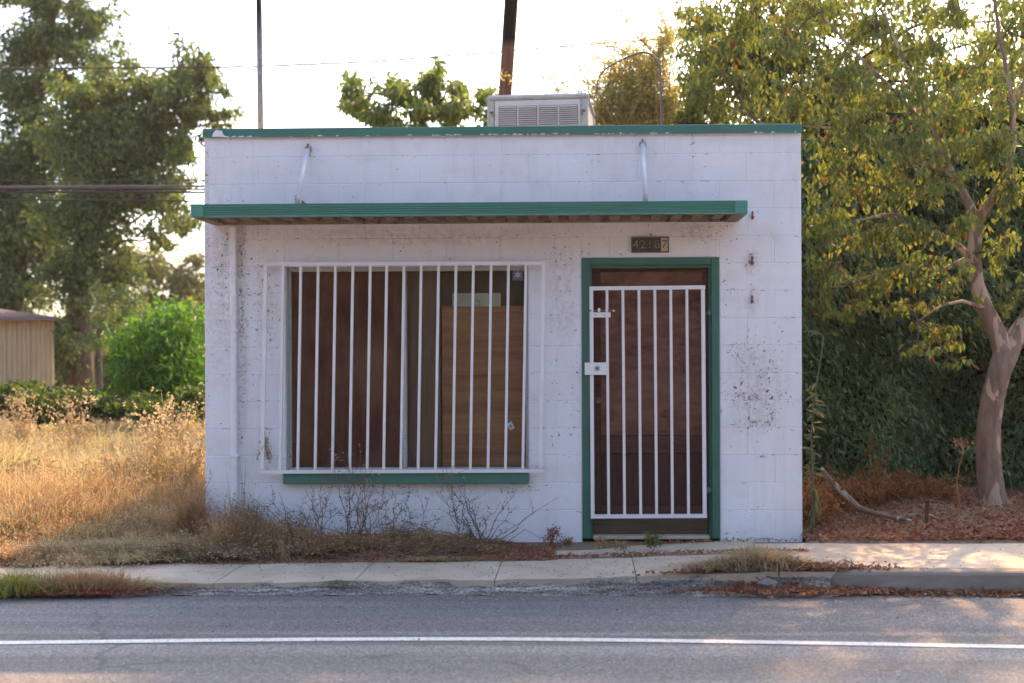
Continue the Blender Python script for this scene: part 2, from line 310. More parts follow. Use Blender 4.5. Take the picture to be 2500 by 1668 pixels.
class MB:
    def __init__(s): s.v = []; s.f = []; s.sm = []
    def add(s, v, f, smooth=False):
        n = len(s.v); s.v += [tuple(map(float, x)) for x in v]; s.f += [tuple(i + n for i in q) for q in f]; s.sm += [smooth] * len(f)
    def box(s, x0, x1, y0, y1, z0, z1, M=None, bev=0.0):
        if bev:
            c = Vector(((x0 + x1) / 2, (y0 + y1) / 2, (z0 + z1) / 2)); me = chamfer(x1 - x0, y1 - y0, z1 - z0, bev)
            v = [Vector(q.co) + c for q in me.vertices]; f = [tuple(p.vertices) for p in me.polygons]
        else:
            v = [Vector(q) for q in ((x0, y0, z0), (x1, y0, z0), (x1, y1, z0), (x0, y1, z0), (x0, y0, z1), (x1, y0, z1), (x1, y1, z1), (x0, y1, z1))]
            f = [(0, 3, 2, 1), (4, 5, 6, 7), (0, 1, 5, 4), (1, 2, 6, 5), (2, 3, 7, 6), (3, 0, 4, 7)]
        if M is not None: v = [M @ q for q in v]
        s.add(v, f)
    def bar(s, a, b, wx, wy, bev=0.0):
        """square bar from a to b (mostly vertical or horizontal)"""
        a = Vector(a); b = Vector(b); d = b - a; L = d.length; d.normalize()
        up = Vector((0, -1, 0)); x = d.cross(up).normalized(); y = x.cross(d)
        M = Matrix((( x.x, y.x, d.x, a.x), (x.y, y.y, d.y, a.y), (x.z, y.z, d.z, a.z), (0, 0, 0, 1)))
        s.box(-wx / 2, wx / 2, -wy / 2, wy / 2, 0, L, M, bev)
    def tube(s, pts, rad, n=8, cap=True, smooth=True):
        pts = [Vector(p) for p in pts]; k = len(pts)
        if not hasattr(rad, '__len__'): rad = [rad] * k
        v = []; f = []; ref = None
        for i, p in enumerate(pts):
            t = (pts[min(i + 1, k - 1)] - pts[max(i - 1, 0)])
            t = t.normalized() if t.length > 1e-9 else Vector((0, 0, 1))
            if ref is None: ref = Vector((1, 0, 0)) if abs(t.x) < 0.8 else Vector((0, 1, 0))
            u = (ref - t * ref.dot(t)).normalized(); w_ = t.cross(u); ref = u
            for j in range(n):
                a = 2 * math.pi * j / n; v.append(p + (u * math.cos(a) + w_ * math.sin(a)) * rad[i])
        for i in range(k - 1):
            for j in range(n):
                f.append((i * n + j, i * n + (j + 1) % n, (i + 1) * n + (j + 1) % n, (i + 1) * n + j))
        if cap and n > 2: f.append(tuple(range(n - 1, -1, -1))); f.append(tuple(range((k - 1) * n, k * n)))
        s.add(v, f, smooth)
    def lathe(s, prof, c, axis='Z', n=16, smooth=True):
        v = []; f = []
        for r, h in prof:
            for j in range(n):
                a = 2 * math.pi * j / n; x, y = r * math.cos(a), r * math.sin(a)
                v.append(Vector(c) + (Vector((x, y, h)) if axis == 'Z' else Vector((x, h, y))))
        for i in range(len(prof) - 1):
            for j in range(n):
                f.append((i * n + j, i * n + (j + 1) % n, (i + 1) * n + (j + 1) % n, (i + 1) * n + j))
        f.append(tuple(range(n))); f.append(tuple(range((len(prof) - 1) * n, len(prof) * n)))
        s.add(v, f, smooth)
    def prism(s, poly, axis, a, b):
        """extrude a 2D polygon along axis between a and b; poly in the other two axes"""
        n = len(poly); v = []
        for t in (a, b):
            for p in poly:
                v.append((t, p[0], p[1]) if axis == 'X' else (p[0], t, p[1]) if axis == 'Y' else (p[0], p[1], t))
        f = [tuple(range(n - 1, -1, -1)), tuple(range(n, 2 * n))] + [(i, (i + 1) % n, n + (i + 1) % n, n + i) for i in range(n)]
        s.add(v, f)
    def build(s, name, m, parent=None, **kw):
        me = bpy.data.meshes.new(name)
        A = np.array(s.v); c = (A.min(0) + A.max(0)) / 2; c[2] = A[:, 2].min()
        me.from_pydata([tuple(x) for x in A - c], [], s.f); me.polygons.foreach_set('use_smooth', s.sm)
        bm = bmesh.new(); bm.from_mesh(me); bmesh.ops.recalc_face_normals(bm, faces=bm.faces); bm.to_mesh(me); bm.free()
        return put(name, me, m, parent, tuple(c), **kw)
_ch = {}
def chamfer(x, y, z, bev):
    key = tuple(round(q, 4) for q in (x, y, z, bev))
    if key not in _ch:
        bm = bmesh.new(); bmesh.ops.create_cube(bm, size=1.0); bmesh.ops.scale(bm, vec=(x, y, z), verts=bm.verts)
        bmesh.ops.bevel(bm, geom=bm.edges[:], offset=bev, segments=1, affect='EDGES')
        me = bpy.data.meshes.new('chamfered'); bm.to_mesh(me); bm.free(); _ch[key] = me
    return _ch[key]
_mesh_use = {}
def piece(name, x0, x1, y0, y1, z0, z1, bev, m, parent):
    """one bevelled piece that shares its mesh with alike pieces"""
    key = (tuple(round(q, 3) for q in (x1 - x0, y1 - y0, z1 - z0)), bev, m)
    if key not in _mesh_use:
        me = chamfer(x1 - x0, y1 - y0, z1 - z0, bev).copy(); me.name = name; me.materials.append(MATS[m]); _mesh_use[key] = me
    return put(name, _mesh_use[key], None, parent, ((x0 + x1) / 2, (y0 + y1) / 2, (z0 + z1) / 2))

def npmesh(name, V, Fq, smooth=False):
    me = bpy.data.meshes.new(name); V = np.asarray(V, dtype=np.float32); Fq = np.asarray(Fq, dtype=np.int32)
    nf, k = Fq.shape
    me.vertices.add(len(V)); me.vertices.foreach_set('co', V.ravel())
    me.loops.add(nf * k); me.loops.foreach_set('vertex_index', Fq.ravel())
    me.polygons.add(nf); me.polygons.foreach_set('loop_start', np.arange(nf, dtype=np.int32) * k)
    me.update(calc_edges=True); me.validate(); return me
def unit(a): return a / np.maximum(np.linalg.norm(a, axis=1, keepdims=True), 1e-9)
class Leaves:
    """collects leaf blades: base point, axis, normal hint, length, width"""
    def __init__(s): s.V = []; s.n = 0
    def add(s, C, A, L, W, fold=0.25, droop=0.15):
        n = len(C)
        if n == 0: return
        A = unit(A); Nn = rng.normal(size=(n, 3)); Sd = unit(np.cross(A, Nn)); Nn = np.cross(Sd, A)
        L = (np.zeros(n) + L)[:, None]; W = (np.zeros(n) + W)[:, None]
        up = Nn * W * fold
        dn = np.zeros((n, 3)); dn[:, 2] = -droop * L[:, 0]
        b = C; t = C + A * L + dn
        l1 = C + A * L * .30 + Sd * W * .46 + up + dn * .15; l2 = C + A * L * .68 + Sd * W * .34 + up * .8 + dn * .5
        r1 = C + A * L * .30 - Sd * W * .46 + up + dn * .15; r2 = C + A * L * .68 - Sd * W * .34 + up * .8 + dn * .5
        s.V.append(np.stack([b, l1, l2, t, r2, r1], 1).reshape(-1, 3)); s.n += n
    def build(s, name, m, parent=None, **kw):
        V = np.concatenate(s.V); k = np.arange(s.n)[:, None] * 6
        Fq = np.concatenate([k + np.array([[0, 1, 2, 3]]), k + np.array([[0, 3, 4, 5]])])
        c = V.mean(0); c[2] = V[:, 2].min(); me = npmesh(name, V - c, Fq)
        return put(name, me, m, parent, tuple(map(float, c)), **kw)
class Blades:
    """grass blades and fine stems: two quads bending over"""
    def __init__(s): s.V = []; s.n = 0
    def add(s, B, H, lean, W, curl=0.5):
        n = len(B)
        a = rng.uniform(0, 2 * np.pi, n); Sd = np.stack([np.cos(a), np.sin(a), np.zeros(n)], 1) * (np.zeros(n) + W)[:, None] / 2
        H = np.zeros(n) + H
        up = np.zeros((n, 3)); up[:, 2] = H
        m1 = B + up * .55 + lean * .35; t = B + up * (1 - .3 * curl * np.minimum(np.linalg.norm(lean, axis=1) / np.maximum(H, .01), 1))[:, None] + lean
        s.V.append(np.stack([B - Sd, B + Sd, m1 + Sd * .8, m1 - Sd * .8, t + Sd * .15, t - Sd * .15], 1).reshape(-1, 3)); s.n += n
    def build(s, name, m, parent=None, **kw):
        V = np.concatenate(s.V); k = np.arange(s.n)[:, None] * 6
        Fq = np.concatenate([k + np.array([[0, 1, 2, 3]]), k + np.array([[3, 2, 4, 5]])])
        c = V.mean(0); c[2] = V[:, 2].min(); me = npmesh(name, V - c, Fq)
        return put(name, me, m, parent, tuple(map(float, c)), **kw)
def wob(a, b, k, amp, sag=0.0):
    """polyline from a to b with irregular bends"""
    a = np.array(a, float); b = np.array(b, float); L = np.linalg.norm(b - a); out = []
    off = rng.normal(size=(k + 1, 3)) * amp * L; off[0] = 0; off[-1] = 0
    for i in range(k + 1):
        t = i / k; p = a + (b - a) * t + off[i]; p[2] += sag * L * 4 * t * (1 - t); out.append(p)
    return out
def ell(cx, cy, rx, ry, Y, dy):
    """ellipsoid given by its place in the photograph and its distance"""
    c = Q(cx, cy, Y); k = (Y + 9) / F * S
    return c, np.array([rx * k, dy, ry * k])
def clump_leaves(lv, c, r, n, nsub, L, W, sig=0.22, droop=(0, 0, -0.4), spread=1.0, shell=0.5, tw=None, origin=None):
    d = unit(rng.normal(size=(nsub, 3))); rad = rng.uniform(shell, 1, nsub)[:, None]
    sub = c + d * rad * r
    if tw is not None and origin is not None:
        for q in sub: tw.tube(wob(origin, q, 4, 0.05, 0.04), np.linspace(0.010, 0.003, 5) * (L / 0.08), 4, False)
    idx = rng.integers(0, nsub, n)
    C = sub[idx] + rng.normal(size=(n, 3)) * sig * np.minimum(r, r.mean() * 1.2)
    A = rng.normal(size=(n, 3)) * spread + np.array(droop) + (C - c) / r.mean() * 0.35
    lv.add(C, A, L * rng.uniform(.65, 1.25, n), W * rng.uniform(.7, 1.2, n))
    return sub

# ================================================================== THE SETTING
XB0, XB1 = -2.832, 1.613          # left and right end of the shop front
ZB, CH = 0.015, 0.2028            # base of the block courses, course height
TOP = ZB + 15 * CH
ZR = -0.14                       # road at the gutter
def zs(x):                        # pavement height: drops to the left
    return float(np.interp(x, [-9, -5, -3.5, -1.5, 0.0, 1.2, 9], [-0.105, -0.10, -0.088, -0.062, -0.042, 0.0, 0.0]))

ys = [-300, -1.6, -1.2, -0.55, -0.2, 0.3, 3, 10, 30, 80, 300]; zz = [-0.25, -0.25, -0.22, -0.15, -0.035, 0.0, 0.0, 0.0, 0.0, 0.0, 0.0]
xs = [-300, -60, -20, -10, -6, -4, -3, -1, 1, 2, 3, 5, 8, 20, 60, 300]
V = [(x, y, z) for y, z in zip(ys, zz) for x in xs]; n = len(xs)
me = bpy.data.meshes.new('ground'); me.from_pydata(V, [], [(j * n + i, j * n + i + 1, (j + 1) * n + i + 1, (j + 1) * n + i) for j in range(len(ys) - 1) for i in range(n - 1)])
put('ground', me, 'dry_soil', kind='structure')

# right hand bed under the tree: dark litter soil, slightly mounded
nx, ny = 60, 40; X = np.linspace(1.62, 9, nx); Yv = np.concatenate([[-.22, -.135], np.linspace(-0.10, 6, ny - 2)]); XX, YY = np.meshgrid(X, Yv)
ZZ = 0.012 + 0.03 * np.sin(XX * 2.1 + YY) * np.clip(YY + .1, 0, 1) + 0.02 * np.sin(XX * 5.3) * np.cos(YY * 4.1) * np.clip(YY, 0, 1) + 0.04 * np.clip(YY, 0, 1.5)
ZZ[0] = -.03; ZZ[1] = .004
idx = np.arange(nx * ny).reshape(ny, nx)
me = npmesh('planting_bed', np.stack([XX, YY, ZZ], -1).reshape(-1, 3), np.stack([idx[:-1, :-1], idx[:-1, 1:], idx[1:, 1:], idx[1:, :-1]], -1).reshape(-1, 4))
put('planting_bed', me, 'leaf_soil', kind='structure')
def bedz(x, y): return 0.012 + 0.03 * np.sin(x * 2.1 + y) * np.clip(y + .1, 0, 1) + 0.02 * np.sin(x * 5.3) * np.cos(y * 4.1) * np.clip(y, 0, 1) + 0.04 * np.clip(y, 0, 1.5)

# soil strip between shop front and pavement
nx, ny = 160, 14; X = np.linspace(-7, -0.27, nx); T = np.linspace(0, 1, ny); YF = np.interp(X, [-7, -3.4, -2.6, 0.3], [-.50, -.52, -.64, -.66]) + .02 * np.sin(X * 6) + .012 * np.sin(X * 15); XX = np.repeat(X[None], ny, 0); YY = YF[None] + (0.03 - YF[None]) * T[:, None]
BZ = np.interp(XX, [-9, -5, -3.5, -1.5, 0, 1.2], [-0.105, -0.10, -0.088, -0.062, -0.042, 0.0])
ZZ = BZ + 0.004 + np.clip((YY + 0.58) / 0.5, 0, 1) * (0.03 - BZ) * 0.9 + (0.012 * np.sin(XX * 7 + 3 * YY) + 0.012 * np.sin(XX * 17.3) * np.cos(YY * 21)) * np.clip((YY + .62) / .2, 0, 1)
fade = np.clip((-0.35 - XX) / .7, 0, 1); ZZ = BZ + .004 + (ZZ - BZ - .004) * fade
ZZ[0] -= 0.03
idx = np.arange(nx * ny).reshape(ny, nx)
me = npmesh('soil_strip', np.stack([XX, YY, ZZ], -1).reshape(-1, 3), np.stack([idx[:-1, :-1], idx[:-1, 1:], idx[1:, 1:], idx[1:, :-1]], -1).reshape(-1, 4))
put('soil_strip', me, 'leaf_soil', kind='structure')

# pavement: slabs of the narrow walk, then the wide cast walk on the right
walk = bpy.data.objects.new('sidewalk', None); COL.objects.link(walk); walk['kind'] = 'structure'; WL['sidewalk'] = Vector((0, 0, 0))
def slab(x0, x1, y0, y1, nxs=26, nys=6, amp=0.003, yb=None):
    X = np.linspace(x0, x1, nxs); V = []; 
    def base(x): return zs(x)
    for j in range(nys):
        for x in X:
            y = y0 + (y1 - y0) * j / (nys - 1)
            edge = 0.006 if j in (0, nys - 1) or x in (X[0], X[-1]) else 0.0
            y += (.012 * math.sin(x * 11.3) + .010 * math.sin(x * 27.1 + 1) + .012 * math.sin(x * 3.7)) * (j == 0) * (x0 < 1.0)
            V.append((x, y, base(x) + amp * math.sin(x * 9 + y * 7) * 0.5 - edge))
    nV = len(V); Fc = [(j * nxs + i, j * nxs + i + 1, (j + 1) * nxs + i + 1, (j + 1) * nxs + i) for j in range(nys - 1) for i in range(nxs - 1)]
    rim = [i for i in range(nxs)] + [j * nxs + nxs - 1 for j in range(1, nys)] + [(nys - 1) * nxs + i for i in range(nxs - 2, -1, -1)] + [j * nxs for j in range(nys - 2, 0, -1)]
    for i in rim: V.append((V[i][0], V[i][1], V[i][2] - 0.09))
    k = len(rim)
    for i in range(k): Fc.append((rim[i], rim[(i + 1) % k], nV + (i + 1) % k, nV + i))
    me = bpy.data.meshes.new('slab'); c = np.array(V).mean(0); me.from_pydata([tuple(np.array(q) - c) for q in V], [], Fc)
    return put('slab', me, 'concrete', walk, tuple(c))
bx = [-6.85, -5.95, -5.05, -4.15, -3.25, -2.37, -1.47, -0.57, 0.33, 1.23]
for a, b in zip(bx[:-1], bx[1:]): slab(a + 0.003, b - 0.003, -1.29, -0.56 if b > -2.3 else -.47)
slab(1.236, 8.0, -1.285, -0.135, 40, 10)
slab(-0.30, 1.228, -0.50, -0.004, 14, 6)      # door apron
for xx in (-0.30,): pass

# kerb on the right with a rounded start
kp = []
prof = [(-0.13, 0.004), (-0.02, 0.004), (-0.004, -0.004), (0.006, -0.020), (0.018, -0.09), (0.026, -0.20)]
path = [(1.30, -1.13), (1.36, -1.19), (1.45, -1.245), (1.60, -1.285), (1.8, -1.305), (2.1, -1.315), (2.6, -1.325), (3.5, -1.335), (8, -1.36)]
V = []; Fc = []
for i, (x, y) in enumerate(path):
    a = Vector(path[max(i - 1, 0)]); b = Vector(path[min(i + 1, len(path) - 1)]); t = (b - a).normalized(); nn = Vector((t.y, -t.x))
    drop = -0.02 * max(0, 1 - i / 2)
    for o, z in prof: V.append((x + nn.x * o, y + nn.y * o, z + drop))
k = len(prof)
for i in range(len(path) - 1):
    for j in range(k - 1): Fc.append((i * k + j, i * k + j + 1, (i + 1) * k + j + 1, (i + 1) * k + j))
Fc.append(tuple(range(k))); 
me = bpy.data.meshes.new('kerb'); me.from_pydata(V, [], Fc); put('kerb', me, 'kerb_concrete', kind='structure')

# road
me = bpy.data.meshes.new('road'); me.from_pydata([(-80, -1.15, ZR), (80, -1.15, ZR), (80, -14, ZR), (-80, -14, ZR)], [], [(3, 2, 1, 0)])
put('road', me, 'asphalt', kind='structure')
# broken, crumbling road edge between pavement and asphalt
nx, ny = 420, 16; X = np.linspace(-7, 1.55, nx); T = np.linspace(0, 1, ny)
edge_y = np.interp(X, [-7, -4.2, -3.4, -2.6, -1, 0.2, 1.0, 1.55], [-1.62, -1.55, -1.47, -1.40, -1.375, -1.38, -1.40, -1.42]) + 0.012 * np.sin(X * 5.1) + 0.01 * np.sin(X * 13.7 + 1)
XX = np.repeat(X[None], ny, 0); YY = -1.262 + (edge_y[None] + 1.262) * T[:, None]
BZ = np.interp(XX, [-9, -5, -3.5, -1.5, 0, 1.2], [-0.105, -0.10, -0.088, -0.062, -0.042, -0.01]) - 0.014
prof_t = np.interp(T, [0, .2, .45, .75, 1.0], [1.0, .80, .42, .18, -0.05])[:, None]
ZZ = ZR + 0.004 + (BZ - ZR) * prof_t + rng.normal(0, 0.0035, XX.shape) * (T[:, None] < .97) + 0.006 * np.sin(XX * 23 + YY * 31) * np.sin(XX * 3.3 + 1)
idx = np.arange(nx * ny).reshape(ny, nx)
me = npmesh('broken_road_edge', np.stack([XX, YY, ZZ], -1).reshape(-1, 3), np.stack([idx[1:, :-1], idx[1:, 1:], idx[:-1, 1:], idx[:-1, :-1]], -1).reshape(-1, 4))
put('broken_road_edge', me, 'rubble', kind='structure')
# painted line
lp = [(-60, 1572), (0, 1571), (250, 1568), (560, 1564.5), (800, 1562.5), (1063, 1561.5), (1300, 1562), (1600, 1565.5), (1900, 1570), (2200, 1575.5), (2500, 1581), (2620, 1583)]
V = []; Fc = []
for i, (x, y) in enumerate(lp):
    c = G(x, y, ZR); V += [(c[0], c[1] + 0.038, ZR + 0.004), (c[0], c[1] - 0.038, ZR + 0.004)]
V[0] = (-60, V[0][1] - 1.0, ZR + 0.004); V[1] = (-60, V[1][1] - 1.0, ZR + 0.004); V[-2] = (60, V[-2][1] - 2, ZR + .004); V[-1] = (60, V[-1][1] - 2, ZR + .004)
Fc = [(2 * i, 2 * i + 1, 2 * i + 3, 2 * i + 2) for i in range(len(lp) - 1)]
me = bpy.data.meshes.new('road_edge_line'); me.from_pydata(V, [], Fc); put('road_edge_line', me, 'road_line_paint', kind='structure')

# ================================================================== THE SHOP
shop = empty('shop_building', ((XB0 + XB1) / 2, 0, 0), 'small white painted concrete block shop with green trim, barred window and barred door', 'building')
wL, wR, wT, wBm = float(P(697, 900, 0)[0]), float(P(1290, 900, 0)[0]), float(P(1000, 650, 0)[2]), float(P(1000, 1152, 0)[2])
dL, dR, dT = -0.012, 1.006, 2.088
DEP = 2.6
mb = MB()   # core of the walls behind the paint-filled joints, with the openings left free
y0, y1 = 0.0032, 0.19
mb.box(XB0 + .002, wL, y0, y1, 0, TOP - .002); mb.box(wL, wR, y0, y1, 0, wBm); mb.box(wL, wR, y0, y1, wT, TOP - .002)
mb.box(wR, dL, y0, y1, 0, TOP - .002); mb.box(dL, dR, y0, y1, dT, TOP - .002); mb.box(dR, XB1 - .002, y0, y1, 0, TOP - .002)
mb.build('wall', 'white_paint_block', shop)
mb = MB(); mb.box(XB0 + .002, XB0 + .19, y1, DEP, 0, TOP - .05); mb.box(XB1 - .19, XB1 - .002, y1, DEP, 0, TOP - .05); mb.box(XB0 + .19, XB1 - .19, DEP - .19, DEP, 0, TOP - .05)
mb.build('side_wall', 'white_paint_block', shop)
mb = MB(); mb.box(XB0 + .19, XB1 - .19, y1, DEP - .19, 2.70, 2.80); mb.build('roof', 'roof_felt', shop)
BL = (XB1 - XB0) / 11
def cut(rc, holes):
    out = [rc]
    for h in holes:
        nxt = []
        for (a, b, c, d) in out:
            if b <= h[0] or a >= h[1] or d <= h[2] or c >= h[3]: nxt.append((a, b, c, d)); continue
            if a < h[0]: nxt.append((a, h[0], c, d))
            if b > h[1]: nxt.append((h[1], b, c, d))
            m0, m1 = max(a, h[0]), min(b, h[1])
            if c < h[2]: nxt.append((m0, m1, c, h[2]))
            if d > h[3]: nxt.append((m0, m1, h[3], d))
        out = nxt
    return out
for r in range(15):
    z0, z1 = ZB + r * CH, ZB + (r + 1) * CH
    if r == 0: z0 = -0.03
    xsb = [XB0] + ([XB0 + BL * (i + 1) for i in range(10)] if r % 2 else [XB0 + BL * (i + .5) for i in range(11)]) + [XB1]
    for a, b in zip(xsb[:-1], xsb[1:]):
        for (p0, p1, q0, q1) in cut((a, b, z0, z1), [(wL, wR, wBm, wT), (dL, dR, -1, dT)]):
            if p1 - p0 < 0.02 or q1 - q0 < 0.015: continue
            j = 0.0015; dy = random.choice([-0.0006, 0, 0.0006])
            piece('block', p0 + j, p1 - j, dy, 0.12, q0 + j, q1 - j, 0.0036, 'white_paint_block', shop)
# coping along the parapet
mb = MB(); zc = TOP + 0.010
mb.box(XB0 - .004, XB1 + .004, -0.022, 0.215, zc - 0.062, zc, bev=0.004); mb.box(XB0 + .004, XB1 - .004, -0.026, -0.0225, zc - 0.068, zc - 0.046)
cop = mb.build('coping', 'green_trim', shop)
mb = MB(); random.seed(3)
for k in range(70):   # flaked paint along the lower edge of the coping
    x = random.choice([random.uniform(XB0, XB1), random.uniform(-1.2, 0.3)]); wd = random.uniform(.008, .05); h = random.uniform(.003, .011)
    z = zc - 0.068 + random.uniform(0, .004)
    mb.add([(x, -0.0275, z), (x + wd, -0.0275, z + random.uniform(-.001, .001)), (x + wd * random.uniform(.6, 1), -0.0275, z + h * random.uniform(.3, 1)), (x + wd * random.uniform(.1, .4), -0.0275, z + h)], [(0, 1, 2, 3)])
xw = float(P(520, 320, 0)[0])
mb.add([(xw, -.0276, zc - .062), (xw + .11, -.0276, zc - .064), (xw + .085, -.0276, zc - .045), (xw + .075, -.0276, zc - .018), (xw + .03, -.0276, zc - .010), (xw + .012, -.0276, zc - .03)], [(0, 1, 2, 3, 4, 5)])
for k in range(3):
    x = xw + 0.14 + k * .06; mb.add([(x, -.0276, zc - .066), (x + .045, -.0276, zc - .064), (x + .03, -.0276, zc - .054)], [(0, 1, 2)])
mb.build('bare_patch', 'white_paint_block', cop, kind='stuff')

# canopy
cx0, cx1, cd = -2.760, 1.146, -0.52
cz0, cz1 = 2.350, 2.441
pr = [(cd + .02, cz0), (cd - .004, cz0), (cd - .004, cz0 + .016)]
for k in range(4):
    zb = cz0 + .018 + k * .016; pr += [(cd, zb), (cd - .010, zb + .003), (cd - .010, zb + .010), (cd, zb + .0135)]
pr += [(cd - .006, cz1 - .004), (cd - .006, cz1), (cd + .02, cz1)]
mb = MB(); mb.prism(pr, 'X', cx0 + .085, cx1 - .085); can = mb.build('canopy', 'green_canopy', shop)
for sx, xa in ((-1, cx0), (1, cx1)):
    mb = MB(); xb = xa - sx * .088
    a, b = min(xa, xb), max(xa, xb)
    mb.box(a, b, cd - .016, cd + .03, cz0 - .001, cz1 + .001, bev=.004)
    mb.box(min(xa, xa - sx * .02), max(xa, xa - sx * .02), cd + .03, -.001, cz0 - .001, cz1 + .001)
    mb.build('end_cap', 'green_canopy', can)
    mb = MB(); mb.box(min(xa - sx * .021, xa - sx * .10), max(xa - sx * .021, xa - sx * .10), cd + .031, -.002, cz0 - .004, cz0 + .03)
    mb.build('side_channel', 'soffit_brown', can)
mb = MB(); mb.box(cx0 + .101, cx1 - .101, -.055, -.002, cz0 - .002, cz0 + .055, bev=.003); mb.build('ledger_board', 'soffit_brown', can)
mb = MB(); mb.box(cx0 + .089, cx1 - .089, cd + .021, cd + .06, cz0 + .001, cz0 + .006); mb.build('front_lip', 'soffit_brown', can)
nr = 25; wsp = (cx1 - cx0 - .2) / nr
mb = MB(); mb.box(cx0 + .021, cx1 - .021, cd + .021, -.002, cz1 - .020, cz1 - .010); mb.build('deck_sheet', 'soffit_brown', can)
for k in range(nr):
    mb = MB(); xk = cx0 + .1 + wsp * (k + .5)
    mb.prism([(xk - .052, cz1 - .021), (xk - .034, cz0 + .012), (xk + .034, cz0 + .012), (xk + .052, cz1 - .021)], 'Y', cd + .061, -.056)
    mb.build('deck_rib', 'soffit_brown', can)
# hanger rods
for (tx, ty, bx_, by_) in ((751, 366, 726, 493), (1569, 355, 1576.5, 488)):
    a = P(tx, ty, -0.03); b = P(bx_, by_, -0.36)
    mb = MB(); mb.tube([a, b], 0.0175, 12); rod = mb.build('hanger_rod', 'galvanised', shop)
    mb = MB(); mb.lathe([(0.028, -0.001), (0.028, -0.008), (0.022, -0.012)], (a[0], 0, a[2] + .01), 'Y', 14); mb.tube([(a[0], -.006, a[2] + .02), tuple(a)], 0.021, 10)
    mb.build('flange', 'flange_paint', rod)
    mb = MB(); mb.box(a[0] - .006, a[0] + .006, -.03, -.004, a[2] + .022, a[2] + .046); mb.build('pin', 'rust', rod)
    mb = MB(); mb.box(b[0] - .030, b[0] + .026, -.38, -.34, cz1 + .001, cz1 + .012); mb.tube([(b[0] - .004, -.36, cz1 + .008), tuple(b + (a - b) * .10)], 0.021, 10)
    mb.box(b[0] - .012, b[0] - .002, -.392, -.38, b[2] + .005, b[2] + .045)
    mb.build('bracket', 'cooler_lid', rod)
    if tx < 1000:
        mb = MB(); mb.prism([(b[0] + .03, cz1 + .013), (b[0] + .075, cz1 + .013), (b[0] + .034, cz1 + .045)], 'Y', -.37, -.33); mb.build('gusset', 'rust', rod)
# downspout
xd0, xd1 = float(P(567, 700, 0)[0]), float(P(581, 700, 0)[0])
mb = MB(); mb.box(xd0, xd1, -.058, -.004, 0.06, cz0 - .012, bev=.006)
for z in (0.5, 1.3, 2.1): pass
dn = mb.build('downspout', 'white_paint_block', shop)
for z in (0.62, 1.55):
    mb = MB(); mb.box(xd0 - .014, xd1 + .014, -.061, -.0035, z, z + .022, bev=.002); mb.build('strap', 'white_paint_block', dn)
# anchors and bolts left on the right hand wall
for (px, py, s_) in ((1837, 526, 1.0), (1836, 637, 1.15), (1836, 731, 1.0)):
    c = P(px, py, 0)
    mb = MB(); mb.box(c[0] - .006 * s_, c[0] + .005 * s_, -.012, -.001, c[2] - .028 * s_, c[2] + .03 * s_, bev=.002); mb.lathe([(0.013 * s_, -.001), (.013 * s_, -.012), (.007 * s_, -.017)], (c[0], 0, c[2] - .016), 'Y', 8)
    mb.build('anchor_bolt', 'rust', shop)

# ---- window
wf = MB(); fy0, fy1 = 0.075, 0.135; t = 0.024
wf.box(wL + .001, wL + t, fy0, fy1, wBm + .001, wT - .001); wf.box(wR - t, wR - .001, fy0, fy1, wBm + .001, wT - .001)
wf.box(wL + t, wR - t, fy0, fy1, wT - t * 1.3, wT - .001); wf.box(wL + t, wR - t, fy0, fy1, wBm + .001, wBm + t)
wf.box(wL + .003, wL + t * .45, fy0 - .03, fy0 - .0005, wBm + .002, wT - .002); wf.box(wR - t * .45, wR - .003, fy0 - .03, fy0 - .0005, wBm + .002, wT - .002)
win = wf.build('window_frame', 'aluminium_frame', shop)
xm = float(P(990, 900, .1)[0])
mb = MB(); mb.box(xm - .016, xm + .012, fy0 - .012, fy1, wBm + t, wT - t * 1.3, bev=.003); mb.build('mullion', 'aluminium_frame', win)
for a, b in ((wL + t, xm - .016), (xm + .012, wR - t)):
    mb = MB(); mb.box(a, b, .100, .104, wBm + t, wT - t * 1.3); mb.build('glass_pane', 'dusty_glass', win)
def pane_px(x, y, Y): return P(600 + x / 2.614, 600 + y / 2.614, Y)
# stickers on the glass
a = pane_px(1703, 150, .098); b = pane_px(1770, 222, .098)
mb = MB(); mb.box(a[0], b[0], .0965, .0985, b[2], a[2]); stk = mb.build('window_sticker', 'sticker_blue', win, label='small blue square sticker with a white six pointed flake')
mb = MB(); c = (a + b) / 2; rr = (b[0] - a[0]) * .40
for k in range(6):
    an = k * math.pi / 3 + math.pi / 2; e = np.array([math.cos(an), 0, math.sin(an)]); f = np.array([-math.sin(an), 0, math.cos(an)])
    q = np.array([c[0], .0955, c[2]]); mb.add([q + f * rr * .08, q + e * rr * .45 + f * rr * .2, q + e * rr, q + e * rr * .45 - f * rr * .2, q - f * rr * .08], [(0, 1, 2, 3, 4)])
mb.build('flake_emblem', 'sticker_white', stk)
c = pane_px(1690, 1150, .098); mb = MB(); M = Matrix.Translation((c[0], .0975, c[2])) @ Matrix.Rotation(math.radians(-28), 4, 'Y')
mb.box(-.020, .020, -.001, .001, -.027, .027, M); tg = mb.build('price_tag', 'sticker_white', win, label='small tilted white tag stuck to the glass')
mb = MB()
for k in range(5): mb.box(-.012 + k * .005, -.010 + k * .005 + (k % 2) * .0012, -.0016, -.0011, -.016, .008, M)
mb.build('printed_bars', 'lock_dark', tg)
